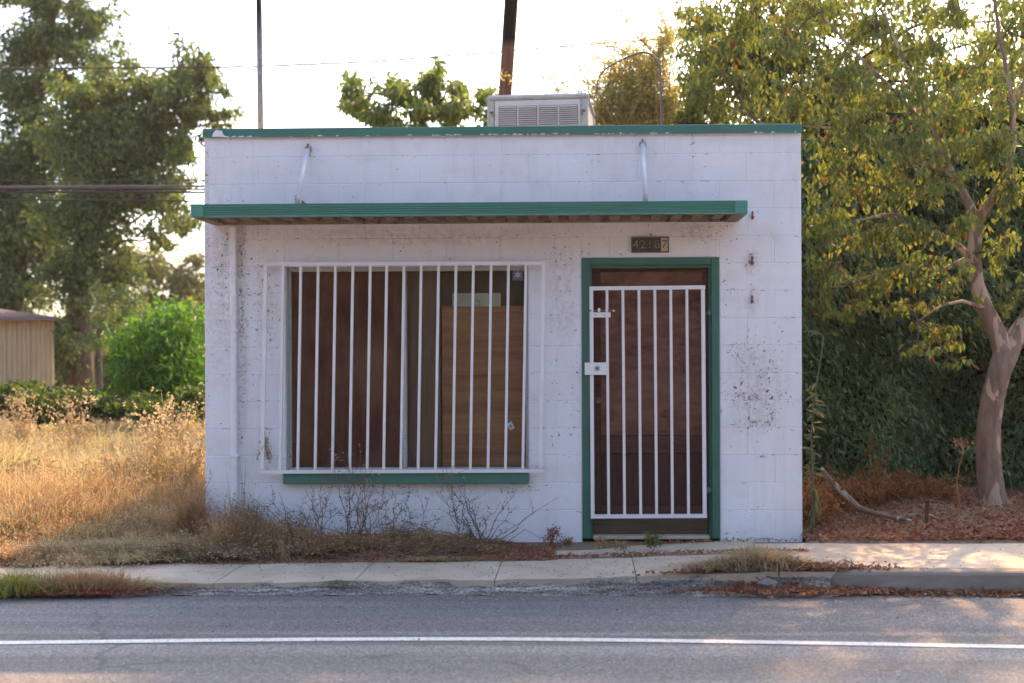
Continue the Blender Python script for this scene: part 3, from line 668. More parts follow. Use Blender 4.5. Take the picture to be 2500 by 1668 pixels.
# boards behind the glass (things of their own, standing inside)
def board(name, x0, x1, y0, y1, Y, m, label, cat, th=.012):
    a = pane_px(x0, y0, Y); b = pane_px(x1, y1, Y); mb = MB(); mb.box(a[0], b[0], Y, Y + th, b[2], a[2], bev=.0015); return mb.build(name, m, None, label=label, cat=cat)
board('plywood_board', 240, 1020, 100, 1470, .122, 'board_left', 'dark brown weathered board filling the left half of the window', 'board')
board('plywood_board', 1022, 1246, 100, 1470, .150, 'board_mid', 'narrow grey brown board beside the window mullion', 'board')
board('plywood_sheet', 1252, 1840, 386, 1470, .140, 'plywood', 'orange brown plywood sheet with horizontal grain behind the right window pane', 'board')
board('backing_board', 1000, 1840, 90, 1480, .172, 'board_olive', 'dark olive board seen above the plywood in the window top right', 'board')
board('paper_sheet', 1318, 1628, 303, 388, .134, 'paper_cream', 'pale cream paper strip lying along the top of the plywood sheet', 'paper', .002)
mb = MB(); sa = pane_px(236, 1452, -.06); sb_ = pane_px(1806, 1520, -.06)
mb.box(sa[0], sb_[0], -.062, .07, sb_[2], sa[2], bev=.004); mb.build('window_sill', 'green_trim', shop)
# grille in front of the window
gy = -0.075
def gp(x, y): return pane_px(x, y, gy)
topx = [128, 240, 352, 463, 573, 684, 795, 900, 1010, 1120, 1231, 1342, 1453, 1566, 1677, 1788, 1900]
mb = MB(); bw = .022
mb.bar(gp(116, 118), gp(1918, 112), bw * 1.15, bw)
gr = mb.build('window_grille', 'white_bar_paint', shop)
mb = MB(); mb.bar(gp(96, 1444), gp(1900, 1436), bw * 1.15, bw); mb.build('bottom_rail', 'white_bar_paint', gr)
for i, x in enumerate(topx):
    wd = .026 if i in (0, 16) else .0195
    yt, yb = 116 - 6 * i / 16, 1442 - 8 * i / 16
    xb = x - 20 - 2 * (i < 1)
    a = gp(x, yt + 10); b = gp(xb, yb - 10)
    mb = MB(); mb.bar(a, b, wd, wd, .002); mb.build('grille_bar', 'white_bar_paint', gr)
for (x, y) in ((128, 180), (128, 1380), (1900, 270), (1890, 1400)):
    a = gp(x, y); mb = MB(); mb.box(a[0] - .012, a[0] + .012, gy + .013, -.002, a[2] - .012, a[2] + .012); mb.build('standoff', 'white_bar_paint', gr)

# ---- door
mb = MB(); fw = .060
for (a, b, c, d) in ((dL + .001, dL + fw, 0.006, dT - .001), (dR - fw, dR - .001, .006, dT - .001), (dL + fw, dR - fw, dT - .052, dT - .001)):
    mb.box(a, b, -.012, .10, c, d, bev=.004)
st = .016
mb.box(dL + fw, dL + fw + st, .028, .10, .006, dT - .052); mb.box(dR - fw - st, dR - fw, .028, .10, .006, dT - .052); mb.box(dL + fw + st, dR - fw - st, .028, .10, dT - .052 - st * 1.4, dT - .052)
mb.build('door_frame', 'green_door_frame', shop)
def dp(x, y, Y): return P(1380 + x / 2.063, 580 + y / 2.063, Y)
ox0, ox1 = dL + fw + st + .001, dR - fw - st - .001; oz1 = dT - .052 - st * 1.4 - .001
mb = MB(); mb.box(ox0, ox1, .110, .150, .030, oz1); door = mb.build('door', 'door_dark', shop)
sx0 = float(dp(178, 500, .1)[0]); sx1 = float(dp(692, 500, .1)[0])
zt = float(dp(400, 172, .1)[2]); zr1 = float(dp(400, 996, .1)[2]); zr2 = float(dp(400, 1086, .1)[2]); zb2 = float(dp(400, 1350, .1)[2]); zk = float(dp(400, 1412, .1)[2])
mb = MB(); mb.box(sx0, sx1, .100, .1095, zr1 + .002, zt, bev=.0015); mb.build('plywood_panel', 'door_ply', door)
mb = MB(); mb.box(sx0, sx1, .098, .1095, zr2, zr1 - .002, bev=.002); mb.build('mid_rail', 'door_plank', door)
mb = MB(); mb.box(sx0 + .01, sx1 - .01, .106, .1095, zb2 + .004, zr2 - .004, bev=.001); mb.build('lower_panel', 'door_dark', door)
for (a, b) in ((ox0, sx0 - .002), (sx1 + .002, ox1)):
    mb = MB(); mb.box(a, b, .101, .1095, .032, oz1 - .002, bev=.001); mb.build('stile', 'door_plank', door)
mb = MB(); mb.box(sx0, sx1, .100, .1095, zk + .004, zb2 - .002, bev=.001); mb.build('bottom_rail', 'door_plank', door)
mb = MB(); mb.box(ox0 + .004, ox1 - .004, .086, .0985, .034, zk, bev=.002); mb.build('kick_plate', 'door_kick', door)
c = dp(165, 822, .09); mb = MB(); mb.lathe([(.028, .100), (.028, .094), (.012, .090), (.012, .066), (.024, .058), (.022, .040), (.008, .034)], (c[0], 0, c[2]), 'Y', 16); mb.build('knob', 'plaque_frame', door)
mb = MB(); mb.box(ox0, ox1, -.004, .160, .0, .027, bev=.004); mb.build('threshold', 'concrete', shop)
# security gate
gy = -.030
def gq(x, y): return dp(x, y, gy)
mb = MB(); fwid = .027
mb.bar(gq(122, 257), gq(704, 251), .028, .025)
gate = mb.build('security_gate', 'white_bar_paint', shop)
mb = MB(); mb.bar(gq(128, 1405), gq(713, 1402), .028, .025); mb.build('bottom_rail', 'white_bar_paint', gate)
tx = [131, 210, 290, 371, 451, 531, 612, 693]; bxg = [138, 219, 299, 380, 460, 540, 621, 702]
for i, (a, b) in enumerate(zip(tx, bxg)):
    wd = .028 if i in (0, 7) else .0205
    mb = MB(); mb.bar(gq(a, 262), gq(b, 1398), wd, wd * .9, .002); mb.build('gate_bar', 'white_bar_paint', gate)
a = gq(98, 630); b = gq(211, 692)
mb = MB(); mb.box(a[0], b[0], gy - .026, gy - .0135, b[2], a[2], bev=.002); lk = mb.build('lock_plate', 'white_bar_paint', gate)
c = gq(161, 659); mb = MB(); mb.lathe([(.021, gy - .026), (.021, gy - .033), (.016, gy - .036)], (c[0], 0, c[2]), 'Y', 18); mb.build('lock_ring', 'cooler_lid', lk)
mb = MB(); mb.lathe([(.0095, gy - .035), (.0095, gy - .0385)], (c[0], 0, c[2]), 'Y', 12); mb.build('keyhole', 'lock_dark', lk)
a = gq(126, 378); b = gq(228, 403)
mb = MB(); mb.box(a[0], b[0], gy - .020, gy - .0135, b[2], a[2], bev=.002); bp = mb.build('bolt_plate', 'white_bar_paint', gate)
mb = MB(); p0 = gq(112, 369); p1 = gq(252, 369); mb.tube([(p0[0], gy - .022, p0[2]), (p1[0], gy - .022, p1[2])], .006, 8); mb.build('barrel_bolt', 'rust', bp)
for x in (136, 170, 208):
    p0 = gq(x, 369); mb = MB(); mb.box(p0[0] - .009, p0[0] + .009, gy - .032, gy - .014, p0[2] - .009, p0[2] + (.018 if x == 170 else .008), bev=.002); mb.build('bolt_keeper', 'white_bar_paint', bp)
p0 = gq(243, 369); mb = MB(); mb.box(p0[0] - .007, p0[0] + .008, gy - .029, gy - .016, p0[2] - .006, p0[2] + .006, bev=.001); mb.build('bolt_end', 'white_bar_paint', bp)
for x in (152, 198):
    p0 = gq(x, 392); mb = MB(); mb.lathe([(.0045, gy - .0195), (.0045, gy - .0212)], (p0[0], 0, p0[2]), 'Y', 8); mb.build('screw_hole', 'lock_dark', bp)
for y in (380, 1273):
    p0 = gq(722, y); mb = MB(); mb.tube([(p0[0], gy, p0[2] - .022), (p0[0], gy, p0[2] + .022)], .011, 10); mb.box(p0[0] - .022, p0[0] + .03, gy - .004, gy + .012, p0[2] - .006, p0[2] + .006); mb.build('hinge', 'green_door_frame', gate)

# ---- house number plaque
a = P(1541, 579, 0); b = P(1633, 617, 0)
mb = MB(); bt = .0075
mb.box(a[0], b[0], -.016, -.001, a[2] - bt, a[2]); mb.box(a[0], b[0], -.016, -.001, b[2], b[2] + bt); mb.box(a[0], a[0] + bt, -.016, -.001, b[2] + bt, a[2] - bt); mb.box(b[0] - bt, b[0], -.016, -.001, b[2] + bt, a[2] - bt)
mb.box(a[0] + bt, b[0] - bt, -.004, -.001, b[2] + bt, a[2] - bt)
pl = mb.build('house_number', 'plaque_frame', shop)
tw_ = (b[0] - a[0] - 2 * bt) / 5
def text_mesh(s, size):
    cu = bpy.data.curves.new('t', 'FONT'); cu.body = s; cu.size = size; cu.align_x = 'CENTER'; cu.align_y = 'CENTER'; cu.extrude = .0008
    o = bpy.data.objects.new('t', cu); COL.objects.link(o); dg = bpy.context.evaluated_depsgraph_get(); me = bpy.data.meshes.new_from_object(o.evaluated_get(dg)); bpy.data.objects.remove(o)
    me.transform(Matrix.Rotation(math.pi / 2, 4, 'X')); me.materials.clear(); return me
for k, ch in enumerate('42187'):
    x0 = a[0] + bt + tw_ * k; mb = MB(); mb.box(x0 + .002, x0 + tw_ - .002, -.009, -.0045, b[2] + bt + .002, a[2] - bt - .002, bev=.001)
    tl = mb.build('number_tile', 'digit_cream' if ch == '7' else 'tile_dark', pl)
    me = text_mesh(ch, .088)
    put('digit', me, 'plaque_frame' if ch == '7' else 'digit_pale', tl, (x0 + tw_ / 2, -.0102, (a[2] + b[2]) / 2))

# ---- dried vine and cobweb residue stuck to the paint
fl = Leaves()
def flecks(px, py, rx, ry, n, s=1.0, Y=-.0016, vert=0.0):
    n = int(n * 2.0); C = np.array([P(px + rng.normal() * rx, py + rng.normal() * ry, Y) for _ in range(n)])
    C = C[(C[:, 0] > XB0 + .005) & (C[:, 0] < XB1 - .005) & (C[:, 2] < 3.0) & (C[:, 2] > 0.02)]
    C = C[~((C[:, 0] > wL - .01) & (C[:, 0] < wR + .01) & (C[:, 2] > wBm) & (C[:, 2] < wT)) & ~((C[:, 0] > dL) & (C[:, 0] < dR) & (C[:, 2] < dT))]
    m = len(C)
    if not m: return
    A = rng.normal(size=(m, 3)); A[:, 1] = 0; A[:, 0] *= (1 - vert); C[:, 1] -= rng.uniform(0, .0015, m)
    sz = s * rng.exponential(.0052, m).clip(.0025, .035)
    A = unit(A); Sd = np.stack([A[:, 2], np.zeros(m), -A[:, 0]], 1); L = sz[:, None]; W = L * rng.uniform(.15, .5, (m, 1))
    b_ = C; t_ = C + A * L + Sd * L * rng.normal(0, .2, (m, 1))
    q = [b_, C + A * L * .3 + Sd * W * .5, C + A * L * .7 + Sd * W * .3, t_, C + A * L * .68 - Sd * W * .35, C + A * L * .25 - Sd * W * .45]
    fl.V.append(np.stack(q, 1).reshape(-1, 3)); fl.n += m
rows = [float(ZB + CH * k) for k in range(1, 15)]
for (x, y, rx, ry, n, s) in ((505, 500, 5, 120, 90, 1.0), (505, 900, 5, 180, 70, 1), (540, 640, 16, 60, 120, 1.0), (545, 800, 14, 130, 90, 1), (556, 580, 4, 50, 70, .9), (590, 780, 4, 170, 260, 1.0), (590, 600, 5, 40, 120, 1), (600, 720, 8, 60, 60, 1),
        (625, 560, 40, 8, 60, .9), (640, 670, 14, 40, 70, 1.0), (640, 740, 12, 20, 50, 1), (655, 800, 22, 60, 90, 1), (620, 860, 20, 60, 70, .9), (620, 950, 25, 60, 70, .9), (645, 1080, 8, 22, 60, 1.6), (660, 1130, 30, 10, 50, 1),
        (800, 570, 120, 20, 160, .7), (1000, 580, 130, 20, 160, .7), (900, 620, 150, 12, 80, .7), (1200, 580, 120, 24, 160, .8), (1350, 640, 14, 20, 60, 1.1), (1380, 620, 25, 25, 60, .9), (1345, 800, 20, 80, 80, .8), (1370, 900, 25, 90, 70, .9), (1400, 1000, 8, 60, 50, 1.1), (1340, 1080, 30, 20, 50, 1),
        (1480, 560, 100, 14, 120, .8), (1520, 610, 20, 14, 40, .9), (1430, 640, 10, 25, 40, .9), (1690, 560, 30, 20, 80, 1.0), (1760, 570, 20, 18, 60, .9), (1770, 680, 8, 60, 60, .9),
        (1835, 640, 10, 12, 45, 1.1), (1838, 530, 5, 10, 20, 1), (1838, 735, 6, 18, 35, 1), (1880, 560, 14, 14, 20, .8),
        (1815, 850, 20, 22, 60, 1.3), (1850, 900, 40, 40, 130, 1.1), (1830, 970, 35, 12, 90, 1.6), (1850, 1000, 40, 35, 130, 1.2), (1850, 1035, 30, 6, 70, 1.3), (1900, 860, 25, 30, 45, 1), (1790, 870, 15, 30, 35, 1.1), (1900, 980, 25, 30, 50, 1), (1850, 1110, 35, 40, 40, .9), (1840, 1240, 20, 20, 25, .9), (1780, 1300, 60, 5, 60, .9),
        (760, 370, 14, 10, 25, .8), (1570, 360, 16, 10, 30, .8), (1690, 350, 2, 22, 30, .8), (1240, 1195, 25, 6, 50, 1), (1000, 1190, 150, 4, 120, .8), (1300, 1190, 20, 8, 30, 1), (700, 420, 30, 20, 40, .6), (880, 460, 120, 50, 90, .6), (1250, 420, 150, 40, 90, .6), (1500, 460, 100, 30, 60, .6), (1800, 420, 80, 50, 60, .6), (550, 370, 20, 30, 50, .8), (820, 335, 250, 3, 90, .7), (1500, 332, 250, 3, 90, .7)):
    flecks(x, y, rx, ry, n, s)
for z in rows:       # bits caught along the bed joints
    m = 24
    for k in range(m):
        X_ = rng.uniform(XB0, XB1); px_ = None
        C = np.array([[X_, -.0016, z + rng.normal() * .004]])
        if (wL - .01 < X_ < wR + .01 and wBm < z < wT) or (dL < X_ < dR and z < dT): continue
        A = np.array([[1.0, 0, rng.normal() * .15]]); L = rng.exponential(.016) + .004
        Sd = np.array([[0, 0, 1.0]]); W = .002
        fl.V.append(np.stack([C, C + A * L * .3 + Sd * W, C + A * L * .7 + Sd * W, C + A * L, C + A * L * .7 - Sd * W, C + A * L * .3 - Sd * W], 1).reshape(-1, 3)); fl.n += 1
fl.build('vine_residue', 'residue', shop, kind='stuff')

# ================================================================== ROOFTOP AND OVERHEAD THINGS
# evaporative cooler
Yc = 1.30
a = P(1188, 240, Yc); b = P(1436, 236, Yc); wdt = b[0] - a[0]
ctr = np.array([(a[0] + b[0]) / 2, Yc, 0]); ztop = (a[2] + b[2]) / 2 + .03
Mc = Matrix.Translation((ctr[0], Yc, 0)) @ Matrix.Rotation(math.radians(-4.5), 4, 'Z')
h = wdt / 2; dpt = .86; zb = 2.84
cool = empty('rooftop_cooler', (ctr[0], Yc + dpt / 2, zb), 'boxy off white metal cooler with louvred panel on the shop roof', 'cooler')
mb = MB(); mb.box(-h + .012, h - .012, .012, dpt - .012, zb, ztop - .06, Mc); mb.build('cabinet', 'cooler_paint', cool)
mb = MB(); mb.box(-h - .004, h + .004, -.006, dpt + .006, ztop - .050, ztop, Mc, .018); mb.build('lid', 'cooler_lid', cool)
for sx in (-1, 1):
    mb = MB(); xa = sx * h; xb = sx * (h - .062); mb.box(min(xa, xb), max(xa, xb), 0.0, .06, zb, ztop - .051, Mc, .006); mb.build('corner_post', 'cooler_lid', cool)
    mb = MB(); xa = sx * h; xb = sx * (h - .05); mb.box(min(xa, xb), max(xa, xb), dpt - .06, dpt, zb, ztop - .051, Mc, .006); mb.build('corner_post', 'cooler_lid', cool)
pan = MB(); px0, px1, pz1 = -h + .068, h - .066, ztop - .052
pan.box(px0, px1, -.004, .011, zb, pz1 - .001, Mc, .003); pan = pan.build('louvre_panel', 'cooler_paint', cool)
for k in range(4):
    lx0 = px0 + .036 + k * .1735; lx1 = lx0 + .148
    for r in range(17):
        z = pz1 - .060 - r * .0178
        mb = MB(); mb.prism([(-.0045, z + .009), (-.018, z - .003), (-.018, z - .0055), (-.0045, z - .002)], 'X', lx0, lx1)
        mb.v = [tuple(Mc @ Vector(q)) for q in mb.v]; mb.build('louvre', 'cooler_paint', pan)
    mb = MB(); mb.box(lx0 - .004, lx1 + .004, -.0060, -.0045, pz1 - .060 - 17 * .0178, pz1 - .048, Mc); mb.build('louvre_slot', 'rust', pan)
for sx in (-1, 1):
    mb = MB(); xa = sx * (h - .040); mb.box(xa - .014, xa + .014, -.014, -.001, ztop - .160, ztop - .143, Mc); mb.box(xa + (.008 if sx < 0 else -.014), xa + (.014 if sx < 0 else -.008), -.012, -.001, ztop - .190, ztop - .161, Mc); mb.build('clip', 'rust', cool)
for k in range(16):   # side pad slats
    z = zb + .02 + k * .0178; mb = MB(); mb.box(h - .011, h - .002, .08, dpt - .08, z, z + .009, Mc); mb.build('side_slat', 'cooler_paint', cool)

# galvanised mast on the roof
mb = MB(); a = Q(598.8, 296, .55); a[2] = 2.80; b = Q(594.5, 0, .55); d = (b - a); mb.tube([a, b + d * .35], .0225, 12)
mast = mb.build('roof_mast', 'galvanised_mast', None, label='thin grey metal mast rising from the left of the roof', cat='mast')
# wooden utility pole behind the shop
mb = MB(); a = Q(1159, 220, 7.0); b = Q(1173.5, 0, 7.0); d = (b - a) / (b[2] - a[2]); base = a - d * a[2]; top = b + d * 3.2
mb.tube([base, a, b, top], [.100, .088, .092, .085], 14)
mb.build('utility_pole', 'creosote_pole', None, label='leaning brown wooden utility pole with blackened top, behind the cooler', cat='pole')
# bent grey pipe
pts = [Q(*q, 4.0) for q in ((1519, 300), (1517, 220), (1515, 160), (1509, 140), (1498, 127), (1485, 121), (1470, 121), (1440, 131), (1410, 146), (1390, 158), (1378, 172), (1371, 190), (1370, 212))]
pts = [np.array([pts[0][0], 4.0, 0.0])] + pts
mb = MB(); mb.tube(pts, [.013] * 8 + [.010] * (len(pts) - 8), 8); mb.build('gooseneck_pipe', 'pipe_grey', None, label='thin grey pipe bent over like a crook, right of the cooler', cat='pipe')
# overhead wires
def wire(name, pts, r, m, label, group=None):
    mb = MB(); mb.tube(pts, r, 6); mb.build(name, m, None, label=label, cat='wire', group=group)
pts = []
for k in range(60):
    x = -60 + k * (1700 / 59); y = np.interp(x, [-60, 0, 560, 600, 850, 1160, 1530, 1640], [159, 158, 154, 152.5, 142, 118, 88, 78]); pts.append(Q(x, y + 0.9 * math.sin(x * .09), 7.4 + .0004 * x))
wire('overhead_wire', pts, .012, 'wire_brown', 'thin brown wire crossing the sky above the roof, behind both poles')
for k, (y0_, y1_, r, lab) in enumerate(((414, 413, .008, 'topmost thin wire of the bundle left of the shop'), (429, 427, .016, 'thick pale edged cable, second of the bundle left of the shop'), (433, 434, .012, 'third cable of the bundle left of the shop'), (441, 441, .014, 'fourth dark cable of the bundle left of the shop'), (459, 461, .011, 'lowest dark wire of the bundle left of the shop'))):
    pts = [Q(x, y0_ + (y1_ - y0_) * x / 468 + 7e-6 * (x - 200) ** 2, 6.3 + .1 * k) for x in range(-200, 1500, 100)]
    wire('overhead_wire', pts, r, 'pipe_grey' if k == 1 else 'wire_black', lab, 'wires left of the shop')

# ================================================================== BACKGROUND LEFT
# shed
def shed():
    Y0 = 14.0; xr = float(Q(124, 800, Y0)[0]); ze = float(Q(60, 729, Y0)[2]); xl = xr - 5.2; Y1 = Y0 + 5
    an = math.atan2(-xr, Y0 + 9) + .03; Mr = Matrix.Translation((xr, Y0, 0)) @ Matrix.Rotation(an, 4, 'Z') @ Matrix.Translation((-xr, -Y0, 0))
    def turn(mb): mb.v = [tuple(Mr @ Vector(q)) for q in mb.v]; return mb
    sh = empty('metal_shed', ((xl + xr) / 2, (Y0 + Y1) / 2, 0), 'tan sheet metal shed with rusty brown roof at the left edge', 'shed')
    mb = MB(); mb.box(xl + .05, xr - .05, Y0 + .05, Y1, 0, ze - .02); turn(mb).build('wall', 'tan_sheet_metal', sh)
    pw = .42; k = 0; x = xr
    while x > xl + .1:      # each sheet with its own ribs
        mb = MB(); x1_ = x; x0_ = x - pw + .012; nr = 5; poly = []
        for q in range(nr):
            u = x0_ + (x1_ - x0_) * q / nr; s_ = (x1_ - x0_) / nr
            poly += [(u, Y0 + .02), (u + s_ * .3, Y0 + .02), (u + s_ * .45, Y0 - .004), (u + s_ * .85, Y0 - .004)]
        poly += [(x1_, Y0 + .02), (x1_, Y0 + .045), (x0_, Y0 + .045)]
        mb.prism(poly, 'Z', .02 + .03 * (k % 2), ze - .01); turn(mb).build('metal_sheet', 'tan_sheet_metal', sh); x -= pw; k += 1
    rise = .42; cx = (xl + xr) / 2; o = .22
    mb = MB(); mb.add([(xl - o, Y0 - o, ze), (xr + o * .3, Y0 - o, ze), (xr + o * .3, Y1 + o, ze), (xl - o, Y1 + o, ze), (xl + 2.4, Y0 + 2.4, ze + rise), (xr - 2.2, Y0 + 2.4, ze + rise),
            (xl - o, Y0 - o, ze - .07), (xr + o * .3, Y0 - o, ze - .07), (xr + o * .3, Y1 + o, ze - .07), (xl - o, Y1 + o, ze - .07)],
           [(0, 1, 5, 4), (1, 2, 5), (2, 3, 4, 5), (3, 0, 4), (0, 6, 7, 1), (1, 7, 8, 2), (2, 8, 9, 3), (3, 9, 6, 0), (6, 9, 8, 7)])
    turn(mb).build('roof', 'shingle_rust', sh)
shed()

def tree(name, label, trunk_pts, trunk_r, clumps, lm, bm_, L, W, dens, sig=.22, droop=(0, 0, -.4), sub=1.0, group=None, twig=True, shell=.12, limb_r=.05):
    """trunk polyline + limbs to every clump + leaves"""
    root = empty(name, tuple(map(float, trunk_pts[0])), label, 'tree', group)
    tb = MB(); tb.tube(trunk_pts, trunk_r, 10); tr = tb.build('trunk', bm_, root)
    lb = MB(); lv = Leaves(); tp = np.array(trunk_pts)
    for (c, r, n) in clumps:
        cand = tp[max(1, len(tp) // 3):]; d = np.linalg.norm(cand - c, axis=1) + np.maximum(0, cand[:, 2] - c[2]) * 2
        o = cand[np.argmin(d)]
        lb.tube(wob(o, c, 6, .045, .05), np.linspace(limb_r, limb_r * .3, 7), 5, False)
        ns = max(5, int(n / 60 * sub))
        sb = clump_leaves(lv, c, r, n, ns, L, W, sig, droop, 1.0, shell)
        if twig:
            for q in sb[:: max(1, len(sb) // 40)]: lb.tube(wob(c, q, 3, .06, .03), np.linspace(limb_r * .3, limb_r * .08, 4), 3, False)
    lb.build('branches', bm_, root)
    lv.build('crown', lm, root, kind='stuff')
    return root

def cl(items, Y, k, dy=1.2):
    out = []
    for it in items:
        cx, cy, rx, ry = it[:4]; f = it[4] if len(it) > 4 else 1.0; yo = it[5] if len(it) > 5 else 0.0
        c, r = ell(cx, cy, rx, ry, Y + yo, dy); out.append((c, r, int(k * f * rx * ry)))
    return out
Yt = 15.0
tp = [Q(190, 905, Yt), Q(185, 800, Yt), Q(180, 700, Yt), Q(186, 600, Yt), Q(200, 520, Yt), Q(215, 430, Yt), Q(235, 330, Yt), Q(250, 240, Yt), Q(262, 190, Yt)]; tp[0][2] = 0.0
tree('shade_tree', 'big dark spreading tree whose trunk stands right of the tan shed', tp, [.27, .24, .22, .20, .18, .15, .10, .05, .02],
     cl([(215, 330, 130, 100), (330, 300, 100, 95), (400, 210, 80, 75, .7), (470, 165, 60, 80, .6), (340, 190, 60, 50, .6), (190, 230, 80, 60, .6), (520, 215, 30, 40, .3), (440, 260, 60, 45, .6), (505, 275, 55, 24, .7), (250, 430, 120, 90), (370, 430, 85, 80, .8), (430, 350, 45, 60, .7), (420, 500, 50, 50, .5), (180, 520, 110, 80, .9), (190, 640, 75, 90, .9), (170, 770, 55, 90, .9), (260, 620, 70, 80, .7), (285, 215, 75, 60, .5), (350, 545, 60, 35, .45)], Yt, .50), 'leaf_far_dark', 'bark_dark', .115, .062, 1, sig=.15)
Yt2 = 17.5
tp = [Q(20, 905, Yt2), Q(25, 700, Yt2), Q(35, 500, Yt2), Q(60, 350, Yt2), Q(80, 220, Yt2), Q(110, 90, Yt2), Q(130, -20, Yt2)]; tp[0][2] = 0.0
tree('shade_tree', 'tall open topped tree behind the tan shed at the left edge', tp, [.3, .26, .22, .18, .14, .10, .06],
     cl([(40, 420, 120, 130, 1.1), (60, 560, 110, 110, 1.1), (30, 660, 110, 60, 1.0), (120, 330, 90, 80, .8), (60, 230, 95, 75, .7), (40, 120, 85, 85, .6), (130, 90, 90, 85, .6), (215, 50, 60, 75, .55), (225, 150, 65, 65, .7), (100, 10, 110, 60, .6), (150, 180, 70, 60, .5), (200, -40, 80, 60, .45), (30, -60, 90, 60, .5)], Yt2, .48), 'leaf_far_dark', 'bark_dark', .125, .066, 1, sig=.15)
Yt3 = 30.0
tp = [Q(390, 905, Yt3), Q(395, 760, Yt3), Q(400, 680, Yt3), Q(405, 620, Yt3)]; tp[0][2] = 0
tree('distant_tree', 'hazy olive tree low behind the bright bush', tp, [.3, .24, .2, .1],
     cl([(360, 640, 55, 45, .7), (420, 650, 70, 50, .8), (330, 700, 60, 50, .9), (450, 690, 60, 50, 1), (280, 740, 60, 60, 1), (370, 760, 80, 60, 1.0), (450, 600, 40, 25, .4), (230, 800, 60, 60, .9), (320, 590, 60, 40, .5)], Yt3, .45), 'leaf_far_light', 'bark_dark', .16, .09, 1)
tp = [Q(228, 900, 13), Q(228, 850, 13), Q(227, 800, 13), Q(226, 760, 13)]; tp[0][2] = 0
tree('small_tree', 'young thin trunked tree between big tree and bright bush', tp, [.065, .055, .05, .03], cl([(230, 740, 55, 50, .9), (250, 690, 50, 45, .8), (210, 780, 40, 30, .7)], 13, .28), 'leaf_far_dark', 'bark_dark', .085, .045, 1)

for (x0_, lab) in ((60, 'dark leafy thicket behind the shed'), (190, 'dark leafy thicket behind the big tree trunk'), (310, 'dark leafy thicket behind the bright bush'), (430, 'dark leafy thicket beside the shop, far back')):
    tp = [Q(x0_, 905, 22), Q(x0_ + 4, 850, 22), Q(x0_, 790, 22), Q(x0_ - 3, 740, 22)]; tp[0][2] = 0
    tree('thicket_tree', lab, tp, [.12, .1, .08, .04], cl([(x0_ - 40, 790, 55, 60), (x0_ + 40, 800, 55, 60), (x0_, 860, 80, 45), (x0_, 740, 45, 45, .8), (x0_ - 20, 890, 80, 30)], 22, .32), 'leaf_far_dark', 'bark_dark', .15, .085, 1, group='thicket behind the field')
def bush(name, label, Y, clumps, lm, L, W, cat='bush', k=.3, dy=.7, droop=(0, 0, -.2), shell=.3, sig=.22, group=None, stems=True):
    cs = cl(clumps, Y, k, dy); c0 = np.mean([c for c, _, _ in cs], 0)
    root = empty(name, (float(c0[0]), float(c0[1]), 0), label, cat, group)
    lv = Leaves(); sb = MB()
    for c, r, n in cs:
        sub = clump_leaves(lv, c, r, n, max(4, n // 45), L, W, sig, droop, 1.0, shell)
        for q in ([c] + list(sub[:6])): sb.tube(wob((c0[0] + rng.normal() * .15, c0[1], 0), q, 5, .04, .03), np.linspace(.018, .004, 6), 4, False)
    if stems: sb.build('stems', 'bark_dark', root)
    lv.build('foliage', lm, root, kind='stuff'); return root
bush('bright_bush', 'bright green feathery bush against the left side of the shop', 8.0, [(400, 760, 60, 60, 1), (330, 800, 60, 60, 1), (430, 820, 55, 70, 1), (370, 860, 80, 50, 1), (300, 850, 40, 45, .9), (440, 740, 35, 40, .8), (450, 890, 40, 40), (330, 750, 35, 30, .6), (290, 790, 25, 25, .6)], 'leaf_bright', .12, .034, k=.34, droop=(.3, 0, -.5), shell=.55, sig=.3)
for (x, y, rx, ry, lab) in ((20, 905, 60, 32, 'low green vine mound at the left edge in front of the shed'), (110, 920, 70, 34, 'low green vine mound below the big tree trunk'), (225, 915, 60, 28, 'low green vine mound left of the bright bush'), (330, 925, 70, 26, 'low green vine mound under the bright bush'), (440, 920, 50, 30, 'low green vine mound beside the shop corner')):
    bush('vine_mound', lab, 6.6, [(x, y, rx, ry, 1), (x - rx * .4, y + ry * .6, rx * .7, ry * .8, 1), (x + rx * .5, y + ry * .7, rx * .7, ry * .8, 1)], 'leaf_vine', .075, .055, 'vine', .4, .5, group='vine mounds behind the dry field', stems=False)

for (x, y, rx, ry, Y, lab) in ((40, 1075, 60, 26, 1.9, 'grey green leafy weed patch low in the field at the left edge'), (150, 1095, 60, 24, 1.7, 'grey green leafy weed patch in the field below the shed'), (270, 1085, 60, 26, 1.8, 'grey green leafy weed patch in the field near the shop')):
    bush('leafy_weed', lab, Y, [(x, y, rx, ry, .8), (x - rx * .5, y + ry * .3, rx * .6, ry * .8, .8), (x + rx * .5, y + ry * .4, rx * .6, ry * .8, .8)], 'weed_greygreen', .05, .022, 'weed', .22, .25, group='leafy weeds in the dry field', sig=.3)

